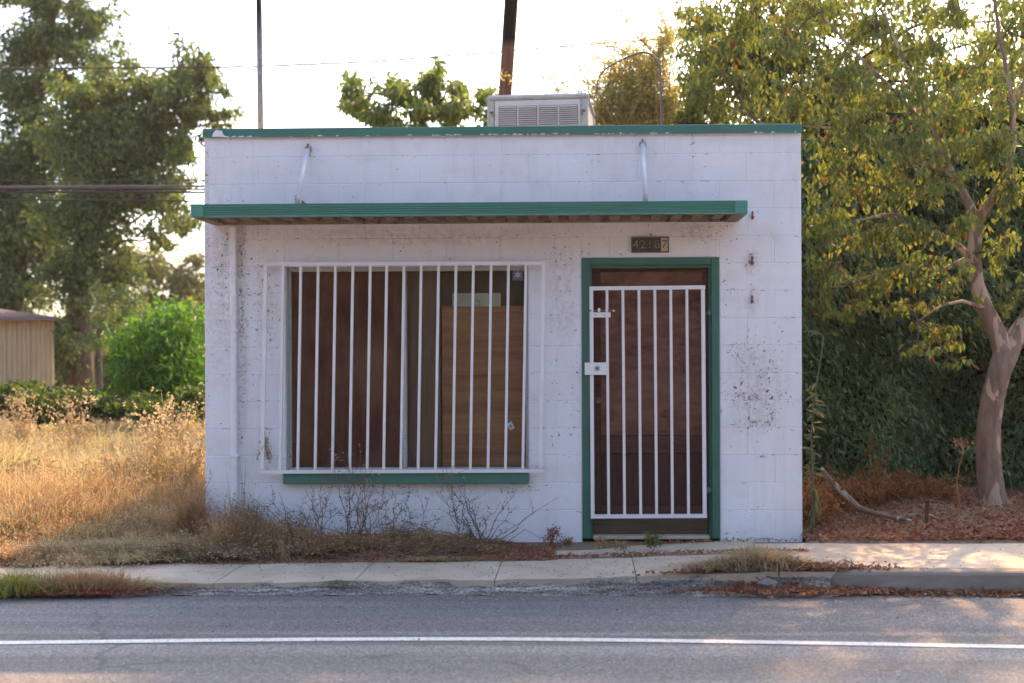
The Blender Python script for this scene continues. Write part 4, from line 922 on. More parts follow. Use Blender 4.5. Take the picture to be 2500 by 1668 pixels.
# dry field grass
def field():
    kinds = {k: Blades() for k in ('grass_gold', 'grass_pink', 'grass_brown', 'grass_green', 'grass_straw')}
    sd = Leaves(); nc = 3600
    Yc_ = -0.46 + 9.6 * rng.uniform(0, 1, nc) ** 1.6; px = rng.uniform(-140, 520, nc); Xc = (px - 1425) * (Yc_ + 9) / F - .03
    ok = (Xc < XB0 - .06); Xc, Yc_ = Xc[ok], Yc_[ok]; nc = len(Xc)
    for i in range(nc):
        x, y = Xc[i], Yc_[i]; patch = .5 + .5 * math.sin(x * 1.7 + y * .9) * math.cos(x * .8 - y * 1.9 + 1)
        m = int(rng.integers(18, 40)); near = min(1, max(.16, (y + .5) / 1.3)); h = (.22 + .34 * rng.uniform()) * near * (.7 + .6 * patch)
        u = rng.uniform(); byshop = x > -4.2 and y < 1.6  # browner clumps here put the shop's shade into the grass colour
        kd = 'grass_brown' if byshop and u < .45 else 'grass_green' if y > .8 and u < .16 + .2 * patch else 'grass_pink' if y < 1.5 and u < .45 else 'grass_straw' if u > .66 else 'grass_gold'
        if kd == 'grass_green': h *= .8
        ld = rng.normal(size=2) * .10 + np.array([.03, -.05])
        B = np.stack([x + rng.normal(0, .045, m), y + rng.normal(0, .045, m), np.full(m, float(np.interp(y, [-.55, -.2, .3], [-.10, -.035, 0])))], 1)
        H = h * rng.uniform(.45, 1.1, m); ln = np.zeros((m, 3)); ln[:, :2] = ld * (h / .35) + rng.normal(0, .14, (m, 2)) * (.25 + h) + (B[:, :2] - np.array([x, y])) * .9
        kinds[kd].add(B, H, ln, .0062 + .0013 * max(y, 0), .8)
        if kd != 'grass_green':
            q = 14; j = rng.integers(0, m, q); t_ = rng.uniform(.6, 1.02, (q, 1)); C = B[j] + ln[j] * t_; C[:, 2] += H[j] * t_[:, 0] * .92
            sd.add(C + rng.normal(0, .012, (q, 3)), rng.normal(size=(q, 3)) + np.array([0, 0, -.3]), .026 + .004 * y, .009 + .0015 * y)
    labs = dict(grass_gold='golden dry grass covering the field left of the shop', grass_pink='pinkish dry grass along the front of the field', grass_brown='browner grass beside the shop corner, shop shade put into its colour', grass_green='patches of greener grass further back in the field', grass_straw='bleached straw coloured grass scattered through the field')
    for k, bl in kinds.items(): tag(bl.build('green_grass' if k == 'grass_green' else 'dry_grass', k), labs[k], 'grass', None, 'stuff')
    tag(sd.build('grass_seed', 'grass_straw'), 'pale seed sprays on top of the dry field', 'grass', None, 'stuff')
field()

def dry_weed(name, label, base, h, r, nst, nb, lm, stem_m, L=.018, W=.009, group=None, heads=True, lean=(0, 0), cat='weed', nl=6):
    """many branched dry plant: stems, side twigs and small crisp leaves or seed heads"""
    root = empty(name, tuple(map(float, base)), label, cat, group); sb = MB(); lv = Leaves(); base = np.array(base, float)
    for k in range(nst):
        an = rng.uniform(0, 2 * np.pi); tip = base + np.array([math.cos(an) * r * rng.uniform(.3, 1) + lean[0], math.sin(an) * r * .6 * rng.uniform(.2, 1) + lean[1], h * rng.uniform(.55, 1.0)])
        pts = wob(base + rng.normal(size=3) * np.array([.03, .02, 0]), tip, 6, .025, .05); sb.tube(pts, np.linspace(.004, .0014, 7), 3, False)
        for q in range(nb):
            i = rng.integers(1, 6); t2 = pts[i] + (pts[i + 1] - pts[i]) * rng.uniform(0, 1); e = t2 + rng.normal(size=3) * np.array([.10, .07, .05]) * h * 1.2 + np.array([0, 0, .10 * h])
            p2 = wob(t2, e, 3, .05); sb.tube(p2, np.linspace(.002, .0009, 4), 3, False)
            C = np.array(p2)[rng.integers(1, 4, nl)] + rng.normal(size=(nl, 3)) * .012; lv.add(C, rng.normal(size=(nl, 3)), L * rng.uniform(.6, 1.4, nl), W)
    sb.build('stems', stem_m, root); lv.build('leaves', lm, root, kind='stuff'); return root
# tall weeds by the shop corner and in the field
for (x, y, Y, h, lab) in ((440, 905, 1.6, 1.05, 'tall dry weed with pale seed heads touching the shop corner'), (395, 925, 1.9, .95, 'tall dry weed with seed heads, second from the shop corner'), (350, 945, 2.4, .85, 'dry weed with seed heads, third from the shop corner'), (175, 935, 4.2, .95, 'straw coloured weed with round heads in mid field'), (60, 915, 5.2, 1.0, 'straw coloured weed in front of the shed'), (300, 1010, 1.6, .55, 'brown weed in the front of the dry field'), (90, 1080, 1.5, .5, 'dark brown weed low in the field at the left')):
    b_ = Q(x, y, Y); b_[2] = 0
    dry_weed('field_weed', lab, b_, h, .28, 16, 9, 'grass_straw' if Y > 1.55 else 'weed_brown', 'grass_straw', .030, .022, 'tall weeds in the dry field')

# ================================================================== WEEDS ALONG THE SHOP FRONT
def fz(x, y): return zs(x) + .004 + max(0, min(1, (y + .58) / .5)) * (.03 - zs(x)) * .9 + (0.012 * math.sin(x * 7 + 3 * y) + 0.012 * math.sin(x * 17.3) * math.cos(y * 21)) * max(0, min(1, (y + .62) / .2))
_fz0 = fz
def fz(x, y): f_ = max(0, min(1, (-.35 - x) / .7)); b_ = zs(x) + .004; return b_ + (_fz0(x, y) - b_) * f_
def fpt(px, py, Y): p = Q(px, py, Y); p[2] = fz(p[0], Y) - .005; return p
def mound(name, label, px, Y, wid, h, n, lm, lm2=None, group=None):
    """dense low mound of wiry stems and crisp leaves"""
    b_ = fpt(px, 1250, Y); root = empty(name, tuple(map(float, b_)), label, 'weed', group)
    bl = Blades(); lv = Leaves()
    nc = max(8, n // 45); cc = np.stack([rng.normal(0, wid * .38, nc), rng.normal(0, .075, nc), np.zeros(nc)], 1); ch = rng.uniform(.35, 1.15, nc); cl_ = rng.normal(0, .09, (nc, 2))
    ci = rng.integers(0, nc, n); B = b_ + cc[ci] + np.stack([rng.normal(0, .022, n), rng.normal(0, .02, n), np.zeros(n)], 1)
    f = np.exp(-((B[:, 0] - b_[0]) / (wid * .55)) ** 2)
    H = h * (.25 + .75 * f) * ch[ci] * rng.uniform(.25, 1, n); H[rng.uniform(0, 1, n) < .03] *= 1.6
    ln = np.stack([cl_[ci, 0] + rng.normal(0, .09, n), cl_[ci, 1] * .6 + rng.normal(-.03, .06, n), np.zeros(n)], 1)
    bl.add(B, H, ln, .0034)
    m = int(n * 2.2); i = rng.integers(0, n, m); C = B[i] + ln[i] * rng.uniform(.1, .9, (m, 1)) + np.stack([rng.normal(0, .02, m), rng.normal(0, .02, m), H[i] * rng.uniform(.1, .95, m)], 1)
    lv.add(C, rng.normal(size=(m, 3)), .020 * rng.uniform(.5, 1.6, m), .009)
    bl.build('stems', 'weed_brown' if lm2 is None else lm2, root, kind='stuff'); lv.build('leaves', lm, root, kind='stuff'); return root
mound('dry_bush', 'large brown wiry bush at the left corner of the shop front', 545, -.34, .60, .40, 3000, 'weed_brown')
mound('dry_bush', 'brown crisp bush just right of the large wiry bush', 660, -.33, .50, .27, 2000, 'weed_brown')
mound('dry_bush', 'grey green broom like tuft standing behind the large wiry bush', 560, -.16, .30, .46, 900, 'weed_greygreen', 'weed_greygreen')
mound('dry_bush', 'pale straw weed mixed into the large wiry bush', 500, -.44, .45, .30, 900, 'grass_straw', 'grass_straw')
mound('dry_bush', 'pale straw tuft in front of the brown crisp bush', 625, -.42, .35, .24, 600, 'grass_straw', 'grass_straw')
mound('dry_bush', 'pale straw tuft below the window right half', 960, -.36, .4, .16, 500, 'grass_straw', 'grass_straw')
mound('dry_bush', 'low grey brown weed pile under the window middle', 800, -.30, .55, .17, 900, 'weed_brown')
mound('dry_bush', 'low rust brown weed pile under the window right half', 930, -.28, .50, .22, 1300, 'weed_brown')
mound('dry_bush', 'low brown weeds between window and door', 1040, -.26, .40, .15, 1200, 'weed_brown')
mound('dry_bush', 'matted grey grass pile at the shop corner by the field', 446, -.05, .30, .52, 1800, 'grass_brown', 'grass_brown')
mound('dry_bush', 'flattened pale straw grass on the pavement edge left of the shop', 350, -.48, .55, .13, 1300, 'grass_straw', 'grass_straw')
mound('dry_bush', 'flattened straw grass at the front of the field', 220, -.50, .60, .14, 1300, 'grass_straw', 'grass_straw')
mound('dry_bush', 'flattened dry grass at the far left of the pavement', 60, -.50, .60, .16, 1300, 'grass_pink', 'grass_pink')
# fallen twigs in the weeds
tb = MB()
for k in range(150):
    x = rng.uniform(-2.9, -.7); y = rng.uniform(-.60, -.12); an = rng.normal(0, .5) + (math.pi if rng.uniform() < .5 else 0); L_ = rng.uniform(.12, .5); z = fz(x, y) + .01
    e = (x + math.cos(an) * L_, y + math.sin(an) * L_ * .5, z + rng.uniform(.0, .16)); e = (e[0], max(-.66, min(-.03, e[1])), e[2])
    tb.tube(wob((x, y, z), e, 4, .04, .05), np.linspace(.0035, .0012, 5), 4, False)
tag(tb.build('fallen_twigs', 'weed_grey'), 'tangle of fallen grey twigs in the weeds below the window', 'twigs', None, 'stuff')
# long dead stems in front of the wall
def stems_plant(label, px, Y, tips, r=.0035, lm='weed_grey', side=6):
    b_ = fpt(px, 1250, Y); root = empty('dead_stalk_plant', tuple(map(float, b_)), label, 'weed', 'dead stalks against the shop front'); sb = MB(); lv = Leaves()
    for (tx_, ty_) in tips:
        e = Q(tx_, ty_, Y - .02 + rng.normal() * .04); pts = wob(b_ + rng.normal(size=3) * np.array([.03, .02, 0]), e, 8, .018, .03); sb.tube(pts, np.linspace(r, r * .35, 9), 4, False)
        for q in range(side):
            i = rng.integers(2, 8); t2 = pts[i]; e2 = t2 + rng.normal(size=3) * np.array([.07, .03, .05]) + np.array([0, 0, .05]); p2 = wob(t2, e2, 3, .06); sb.tube(p2, np.linspace(.0018, .0009, 4), 3, False)
            nl = 5; C = np.array(p2)[rng.integers(1, 4, nl)] + rng.normal(size=(nl, 3)) * .006; lv.add(C, rng.normal(size=(nl, 3)), .013 * rng.uniform(.6, 1.5, nl), .008)
    sb.build('stalks', 'weed_grey', root); lv.build('seed_heads', lm, root, kind='stuff')
stems_plant('dark bare stalks rising beside the foot of the downspout', 585, -.30, [(545, 1160), (592, 1155), (560, 1190)], .0045)
stems_plant('long thin dead stalks leaning left to right below the window', 740, -.28, [(610, 1140), (640, 1150), (690, 1170), (700, 1120)], .0040)
stems_plant('tall seedy dead stalks in front of the sill middle', 815, -.25, [(768, 1078), (800, 1050), (818, 1036), (842, 1075), (850, 1130), (790, 1110), (870, 1150)], .0040, side=9)
stems_plant('straw stalks crossing the left end of the sill', 730, -.22, [(775, 1040), (740, 1090), (715, 1100)], .003, 'grass_straw')
stems_plant('dead stalks with drooping heads right of the sill middle', 1110, -.24, [(1015, 1075), (1040, 1100), (1060, 1120), (1085, 1160), (1000, 1130), (1030, 1180)], .0040, side=8)
stems_plant('thin bare twigs leaning towards the door', 1110, -.22, [(1282, 1141), (1185, 1122), (1210, 1190), (1150, 1150), (1175, 1170)], .0035, side=3)
stems_plant('straw pale stalks in front of the window bars left of the mullion', 845, -.20, [(800, 1060), (826, 1040), (838, 1090), (862, 1100), (880, 1150)], .003, 'grass_straw', 8)
stems_plant('bent pale stalks crossing the right half of the sill', 1050, -.20, [(1020, 1055), (1035, 1085), (1000, 1100), (1070, 1130)], .003, 'grass_straw', 6)
stems_plant('low spreading dead twigs right of the large wiry bush', 690, -.30, [(640, 1130), (720, 1160), (760, 1130), (780, 1170), (660, 1180), (600, 1150)], .0035, side=8)
stems_plant('thin seedy twigs between the tall stalks and the sill end', 900, -.26, [(880, 1110), (905, 1130), (935, 1165), (860, 1170), (950, 1120)], .003, side=8)
stems_plant('short dead twigs under the right end of the sill', 960, -.24, [(930, 1150), (985, 1140), (900, 1170), (1010, 1190)], .003, side=6)
# dark thick stalk stub and small plants at the door
dry_weed('dock_weed', 'dark brown dried dock stalk left of the door', fpt(1275, 1250, -.12), .17, .05, 5, 6, 'leaf_dead', 'weed_brown', .02, .012, None, nl=8)
dry_weed('dock_weed', 'short dried dock stub beside the door frame', fpt(1302, 1250, -.10), .08, .03, 4, 4, 'leaf_dead', 'weed_brown', .015, .01, None)
dry_weed('green_weed', 'small green leafed weed in front of the door', fpt(1500, 1250, -.40) + np.array([0, 0, .03]), .11, .07, 9, 5, 'leaf_mid', 'weed_brown', .022, .012, None)
dry_weed('green_weed', 'tiny green sprout beside the dead stalks left of the door', fpt(1075, 1235, -.2), .13, .04, 4, 3, 'leaf_mid', 'weed_brown', .02, .014, None)
dry_weed('straw_weed', 'spiky straw tuft on the pavement edge below the sill', fpt(650, 1280, -.58), .16, .11, 10, 2, 'grass_straw', 'grass_straw', .014, .004, None)
dry_weed('dry_weed', 'low dry weed at the left jamb of the door', fpt(1378, 1250, -.35) + np.array([0, 0, .02]), .09, .06, 7, 4, 'weed_brown', 'grass_straw', .014, .008, None)
dry_weed('dry_weed', 'low dry weed on the apron left of the green weed', fpt(1430, 1250, -.42) + np.array([0, 0, .02]), .08, .06, 7, 4, 'weed_brown', 'grass_straw', .014, .008, None)
# pinkish stalk against the left end of the grille
c = P(650, 1100, -.02); dry_weed('hanging_straw', 'tuft of dry straw caught on the lower left of the window grille', (c[0], -.055, c[2] - .06), .16, .03, 7, 2, 'weed_brown', 'weed_brown', .03, .006, None)

# ================================================================== PAVEMENT LITTER, GUTTER
def litter(name, label, pts, m, L=.035, W=.02, kind='stuff', up=.25, thick=.01):
    lv = Leaves(); n = len(pts); A = rng.normal(size=(n, 3)); A[:, 2] = rng.normal(0, up, n); C = np.array(pts); C[:, 2] += rng.uniform(.003, thick, n)
    lv.add(C, A, L * rng.uniform(.5, 1.3, n), W * rng.uniform(.6, 1.2, n), fold=.3, droop=-.05); tag(lv.build(name, m), label, 'leaf litter', None, kind)
pts = []
for k in range(2600):     # along the foot of the wall and the slab joint
    x = rng.uniform(-2.6, 1.55); y = -.02 - abs(rng.normal(0, .05)) if rng.uniform() < .3 else (-.53 + rng.normal(0, .035))
    z = fz(x, y) if x < -.28 else zs(x) if y > -.5 else zs(x) + .004
    pts.append((x, y, z))
for k in range(6500):
    x = rng.uniform(-2.7, -.3) if k % 2 else rng.uniform(-1.3, -.2); y = rng.uniform(-.64, -.02); pts.append((x, y, fz(x, y)))
litter('dead_leaves', 'brown dead leaves along the foot of the shop front', pts, 'leaf_dead', .028, .014)
pts = []
for k in range(900):
    x = rng.uniform(-6, 7); y = rng.uniform(-1.28, -.56 if x < 1.3 else -.15); pts.append((x, y, zs(x)))
litter('dead_leaves', 'scattered crumbs and small leaves on the pavement', pts, 'leaf_dead', .012, .008)
pts = []
for k in range(3400):     # gutter below the kerb
    x = 1.2 + rng.uniform(0, 1) ** .8 * 6; yk = np.interp(x, [1.2, 1.5, 1.8, 2.6, 8], [-1.24, -1.29, -1.33, -1.355, -1.39]); d = abs(rng.normal(0, .035)); pts.append((x, yk - d, ZR + .004 + .02 * math.exp(-(d / .03) ** 2)))
litter('dead_leaves', 'reddish brown dead leaves lying in the gutter below the kerb', pts, 'leaf_dead', .034, .02)
pts = []
for k in range(4200):     # pile at the start of the kerb
    x = rng.normal(1.25, .28); y = rng.normal(-1.27, .09); h_ = .075 * math.exp(-((x - 1.12) / .3) ** 2 - ((y + 1.24) / .1) ** 2); base_ = zs(x) - .05 if y > -1.29 else ZR + .03; base_ = max(base_, zs(x) + .002) if y > -1.29 else base_; pts.append((x, y, base_ + h_ * rng.uniform(0, 1)))
litter('dead_leaves', 'heap of dead leaves where the kerb begins', pts, 'leaf_dead', .035, .02, up=.5)
pts = [(rng.normal(-3.22, .20), rng.normal(-1.46, .035), ZR + .030) for _ in range(1500)]
litter('red_leaves', 'dark red fallen leaves in the gutter at the left', pts, 'leaf_red', .022, .014)
# dry tussock at the kerb start, grass tufts at the left
def tussock(name, label, c, sx, sy, h, n, m, m2=None, lean=.12, w_=.004):
    bl = Blades(); B = np.stack([rng.normal(c[0], sx, n), rng.normal(c[1], sy, n), np.full(n, c[2])], 1); f = np.exp(-((B[:, 0] - c[0]) / (sx * 1.5)) ** 2)
    ln = np.stack([rng.normal(0, lean, n) + (B[:, 0] - c[0]) * .4, rng.normal(-.02, lean * .6, n), np.zeros(n)], 1); bl.add(B, h * (.35 + .65 * f) * rng.uniform(.4, 1, n), ln, w_, 1.2)
    o = bl.build(name, m); tag(o, label, 'grass', None, None); return o
c = Q(1740, 1315, -1.2); tussock('straw_tussock', 'bleached straw tussock where the kerb begins', (c[0], -1.21, .005), .15, .05, .21, 1500, 'grass_straw', lean=.13, w_=.006)
tussock('straw_tussock', 'low spread of straw left of the bleached tussock', (c[0] - .24, -1.23, .0), .16, .04, .10, 600, 'grass_straw', lean=.12, w_=.006)
c = G(70, 1430, -.1); tussock('grass_tuft', 'green and straw grass tuft at the left road edge', (c[0] - .03, -1.42, -.115), .14, .07, .18, 1300, 'grass_green', lean=.09, w_=.006)
tussock('grass_tuft', 'dry brown grass tuft right of the green tuft at the road edge', (c[0] + .42, -1.33, -.105), .22, .06, .17, 1400, 'weed_brown', lean=.08, w_=.005)
tussock('grass_tuft', 'thin pale grass behind the green tuft at the road edge', (c[0] + .15, -1.30, -.10), .28, .04, .17, 500, 'grass_straw', lean=.06, w_=.005)
tussock('grass_tuft', 'small straw wisp on the pavement edge left of the window', (G(400, 1425, -.1)[0], -1.33, -.095), .10, .03, .06, 200, 'grass_straw', lean=.09)
tussock('grass_tuft', 'little green sprout on the crumbling edge below the window', (G(845, 1405, -.07)[0], -1.30, -.075), .055, .015, .03, 150, 'grass_green', lean=.05)
tussock('straw_tussock', 'matted straw spilling onto the pavement below the window right end', (G(1075, 1365, -.05)[0], -.60, -.05), .16, .03, .05, 500, 'grass_gold', lean=.10)
for (px_, lab) in ((130, 'drooping straw tussock at the field edge, leftmost'), (215, 'drooping straw tussock at the field edge, second from left'), (300, 'drooping straw tussock at the field edge beside the slab joint'), (385, 'curled pale straw tussock beside the shop corner bush'), (420, 'curled pale straw tussock nearest the shop corner')):
    p_ = fpt(px_, 1250, -.40); tussock('straw_tussock', lab, (p_[0], -.40, p_[2]), .13, .05, .20, 520, 'grass_straw', lean=.17, w_=.006)
# broken chunks
def chunk(label, px, py, sx, sy, sz, rz):
    c = G(px, py, -.08); bm = bmesh.new(); bmesh.ops.create_icosphere(bm, subdivisions=1, radius=1.0)
    for v in bm.verts:
        q = v.co; f = 1 + .22 * math.sin(q.x * 5.1 + px) * math.cos(q.y * 4.3 + py) + .12 * math.sin(q.z * 9 + px); v.co = Vector((q.x * sx * f, q.y * sy * f, max(-.5, min(q.z, .7 + .3 * math.sin(q.x * 3 + px))) * sz * f)) + Vector((random.uniform(-.2, .2) * sx, random.uniform(-.2, .2) * sy, random.uniform(-.2, .2) * sz))
    me = bpy.data.meshes.new('concrete_chunk'); bm.to_mesh(me); bm.free(); me.transform(Matrix.Rotation(rz, 4, 'Z'))
    put('concrete_chunk', me, 'rock', None, (c[0], c[1], -.10 + sz * .3), label=label, cat='rubble', group='broken concrete by the kerb')
chunk('flat broken concrete chunk under the straw tussock', 1795, 1412, .11, .05, .06, .1); chunk('broken concrete piece right of the flat chunk', 1838, 1413, .05, .04, .05, .5); chunk('low concrete lump half buried in gutter leaves', 1868, 1428, .10, .05, .05, -.1)
# pebbles on the walk and road (counted one by one nobody could)
lv = Leaves(); n = 500; X = rng.uniform(-5, 6, n); Yp = rng.uniform(-2.6, -.55, n); Zp = np.where(Yp > -1.28, np.interp(X, [-5, -1.5, 0, 1.2], [-.10, -.062, -.042, 0]), ZR)
lv.add(np.stack([X, Yp, Zp + .004], 1), rng.normal(size=(n, 3)) + np.array([0, 0, .5]), .009 * rng.uniform(.5, 1.6, n), .010); tag(lv.build('grit', 'weed_grey'), 'dark grit scattered over pavement and road edge', 'grit', None, 'stuff')

# ================================================================== RIGHT: HEDGE, TREE, UNDERGROWTH
def hedge():
    root = empty('ivy_hedge', (4.2, 4.2, 0), 'tall dark glossy hedge behind the tree right of the shop', 'hedge')
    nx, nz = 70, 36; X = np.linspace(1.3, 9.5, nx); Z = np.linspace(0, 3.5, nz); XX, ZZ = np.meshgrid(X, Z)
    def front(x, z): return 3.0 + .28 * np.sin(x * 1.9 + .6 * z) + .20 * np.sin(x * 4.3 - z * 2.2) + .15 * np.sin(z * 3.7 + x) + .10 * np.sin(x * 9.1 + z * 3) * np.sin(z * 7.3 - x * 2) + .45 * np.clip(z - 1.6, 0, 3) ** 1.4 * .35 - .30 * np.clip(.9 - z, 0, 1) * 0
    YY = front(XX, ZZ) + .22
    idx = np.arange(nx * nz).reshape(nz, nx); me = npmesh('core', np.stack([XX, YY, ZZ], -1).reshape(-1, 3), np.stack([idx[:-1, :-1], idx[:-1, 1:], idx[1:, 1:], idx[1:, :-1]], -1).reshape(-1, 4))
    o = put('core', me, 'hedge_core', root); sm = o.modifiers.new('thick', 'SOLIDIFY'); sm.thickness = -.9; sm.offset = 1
    n = 72000; x = rng.uniform(1.35, 7.2, n); z = rng.uniform(.06, 3.6, n) ** 1.0; y = front(x, z) + rng.normal(0, .09, n) + .10 * rng.uniform(0, 1, n) - np.where(rng.uniform(0, 1, n) < .12, rng.exponential(.18, n), 0)
    C = np.stack([x, y, z], 1)
    A = rng.normal(size=(n, 3)) * .55 + np.array([.35, -.35, -.75]); lv = Leaves(); lv.add(C, A, .066 * rng.uniform(.55, 1.35, n), .028 * rng.uniform(.7, 1.2, n), .3)
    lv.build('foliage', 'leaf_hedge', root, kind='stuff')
hedge()

# crepe myrtle
Ym = 1.30
tpx = [(2446, 1285, 78), (2437, 1262, 72), (2420, 1200, 63), (2413, 1120, 59), (2414, 1040, 56), (2424, 970, 54), (2440, 910, 54), (2456, 862, 60)]
kk = (Ym + 9) / F
tw = [P(x, y, Ym) for x, y, _ in tpx]; tr_ = [w_ * kk / 2 for _, _, w_ in tpx]
root = empty('crepe_myrtle', tuple(map(float, (tw[1][0], Ym, 0.02))), 'smooth barked forked tree with yellowing leaves right of the shop', 'tree')
mb = MB(); mb.tube(tw, tr_, 16)
for k in range(7):      # root flare
    an = k * .9; b0 = np.array(tw[2]); e = np.array([tw[1][0] + math.cos(an) * .19, Ym + math.sin(an) * .17, 0.03]); mb.tube([b0 - np.array([0, 0, .02]), (b0 + e) / 2 + np.array([0, 0, -.03]), e], [.07, .05, .02], 8)
limbs = [
    ([(2452, 868, 50), (2434, 808, 44), (2405, 752, 40), (2384, 690, 36), (2377, 625, 33), (2386, 536, 31)], Ym, Ym + .1),
    ([(2386, 540, 26), (2355, 480, 22), (2323, 424, 19), (2290, 340, 15), (2250, 250, 11), (2200, 130, 8), (2150, 20, 6)], Ym + .1, Ym + .5),
    ([(2386, 540, 26), (2420, 490, 22), (2448, 446, 20), (2475, 350, 16), (2470, 230, 12), (2440, 90, 9), (2420, -60, 6)], Ym + .1, Ym - .1),
    ([(2460, 868, 50), (2485, 812, 44), (2520, 760, 38), (2575, 660, 32), (2620, 520, 24), (2650, 350, 16)], Ym, Ym + .2),
    ([(2380, 640, 20), (2340, 600, 15), (2270, 560, 11), (2180, 520, 8), (2090, 540, 5)], Ym, Ym - .3),
    ([(2323, 424, 15), (2230, 390, 12), (2120, 340, 9), (2020, 312, 7), (1930, 305, 5), (1850, 300, 3)], Ym + .2, Ym + .6),
    ([(2290, 340, 13), (2180, 220, 10), (2080, 120, 8), (2000, 30, 6), (1950, -60, 4)], Ym + .4, Ym + 1.0),
    ([(2470, 260, 12), (2540, 120, 9), (2600, -40, 6)], Ym, Ym + .5),
    ([(2405, 752, 13), (2350, 735, 8), (2300, 745, 6), (2240, 785, 4)], Ym, Ym - .25),
    ([(2377, 625, 16), (2300, 660, 11), (2200, 650, 8), (2080, 690, 5)], Ym, Ym - .2)]
nodes = []
for pts, ya, yb in limbs:
    m = len(pts); w3 = [P(x, y, ya + (yb - ya) * i / (m - 1)) for i, (x, y, _) in enumerate(pts)]
    mb.tube(w3, [q[2] * kk / 2 for q in pts], 9, False); nodes += w3
mb.build('trunk', 'bark_myrtle', root)
nodes = np.array(nodes)
crown = cl([(1620, 120, 75, 85, .8, 1.2), (1600, 210, 65, 60, .9, 1.0), (1700, 190, 100, 85, 1, .9), (1690, 80, 90, 70, .9, 1.4), (1590, 40, 60, 50, .6, 1.5), (1800, 110, 90, 80, .75, .8), (1820, 230, 100, 65, 1, .6), (1930, 190, 100, 80, .8, .5), (1960, 290, 110, 70, 1, .3), (2060, 220, 100, 75, .85, .2), (2090, 330, 110, 75, 1, -.1), (2190, 270, 100, 80, .8, .2), (2280, 330, 90, 80, .9, -.2), (2250, 170, 90, 70, .55, .4), (2310, 230, 70, 70, .6, .1),
    (1930, 400, 85, 75, .9, .6), (2030, 430, 90, 65, .9, .2), (2140, 420, 80, 60, .8, -.3), (2320, 430, 60, 70, .7, -.3), (1900, 520, 60, 85, .8, .9), (1985, 540, 80, 60, .9, .2), (2090, 520, 85, 60, .8, -.3), (2190, 520, 55, 55, .6, -.3), (1900, 620, 55, 55, .8, .7), (2000, 640, 90, 45, .9, .1), (2110, 620, 85, 50, .8, -.2), (2200, 640, 50, 60, .6, -.4), (2310, 560, 55, 75, .7, -.2), (2330, 680, 45, 55, .7, .2), (1960, 700, 70, 38, .7, .2), (2090, 705, 70, 40, .7, -.1),
    (2170, 760, 70, 42, .8, -.3), (2110, 800, 50, 25, .6, -.4), (2190, 830, 25, 22, .5, -.4), (2270, 740, 45, 45, .5, .3), (1880, 690, 35, 40, .6, .6),
    (1720, -10, 110, 60, .6, 1.2), (1850, 10, 110, 70, .75, 1.0), (2000, 60, 110, 70, .75, .8), (2130, 110, 80, 60, .75, .6), (2060, -30, 120, 60, .75, 1.0), (2200, 20, 90, 70, .75, .6), (2310, 70, 70, 70, .75, .4), (2340, -30, 90, 60, .75, .5)], Ym, .086, .5)
# the part of the crown above and beyond the frame
for (x, y, z, r, f) in ((3.3, 1.6, 5.5, .8, .4), (5.0, 1.6, 5.2, .9, .6), (5.6, 1.2, 4.2, .8, .6), (5.8, 1.6, 3.2, .7, .7), (3.0, 3.0, 6.2, .8, .5), (1.4, 3.6, 5.9, .8, .6), (6.6, 1.5, 3.8, .8, .8)):
    crown.append((np.array([x, y, z]), np.array([r, r * .8, r * .7]), int(520 * f)))
lv = Leaves(); lt = Leaves(); tb = MB()
for c, r, n in crown:
    o = nodes[np.argmin(np.linalg.norm(nodes - c, axis=1))]
    tb.tube(wob(o, c, 6, .022, .04), np.linspace(.010, .004, 7), 5, False)
    sub = clump_leaves(lv, c, r, n, max(6, n // 16), .056, .031, .13, (0, 0, -1.5), .75, .15)
    clump_leaves(lt, c, r, max(2, n // 60), 8, .066, .036, .2, (0, 0, -1.5), .75, .3)
    for q in sub[::2]: tb.tube(wob(c, q, 4, .07, .03), np.linspace(.006, .002, 5), 3, False)
tb.build('branches', 'bark_twig', root, kind='stuff')
lv.build('crown', 'leaf_myrtle', root, kind='stuff'); lt.build('turned_leaves', 'leaf_turned', root, kind='stuff')

# trees behind hedge and shop
Yb = 7.5
tp = [Q(2060, 1000, Yb), Q(2060, 700, Yb), Q(2050, 500, Yb), Q(2040, 330, Yb)]; tp[0][2] = 0
tree('backdrop_tree', 'sunlit yellow green tree behind the hedge', tp, [.14, .12, .10, .06], cl([(1900, 480, 90, 90), (1900, 620, 90, 90), (2020, 560, 110, 100), (2150, 600, 110, 100), (2280, 560, 110, 110), (2330, 700, 80, 80), (2050, 380, 110, 80), (2200, 400, 110, 80), (1880, 350, 70, 70), (2330, 400, 70, 90), (2000, 260, 120, 70, .8), (1880, 230, 90, 60, .8), (2180, 270, 110, 60, .8), (2320, 280, 70, 60, .8), (2240, 160, 80, 60, .4), (2330, 120, 60, 60, .4), (2060, 150, 90, 60, .3), (2420, 480, 80, 150)], Yb, .24, .9), 'leaf_yellow', 'bark_dark', .11, .062, 1, droop=(0, 0, -.9))
Yg = 5.2
tp = [Q(1790, 1000, Yg), Q(1785, 600, Yg), Q(1770, 400, Yg), Q(1750, 250, Yg)]; tp[0][2] = 0
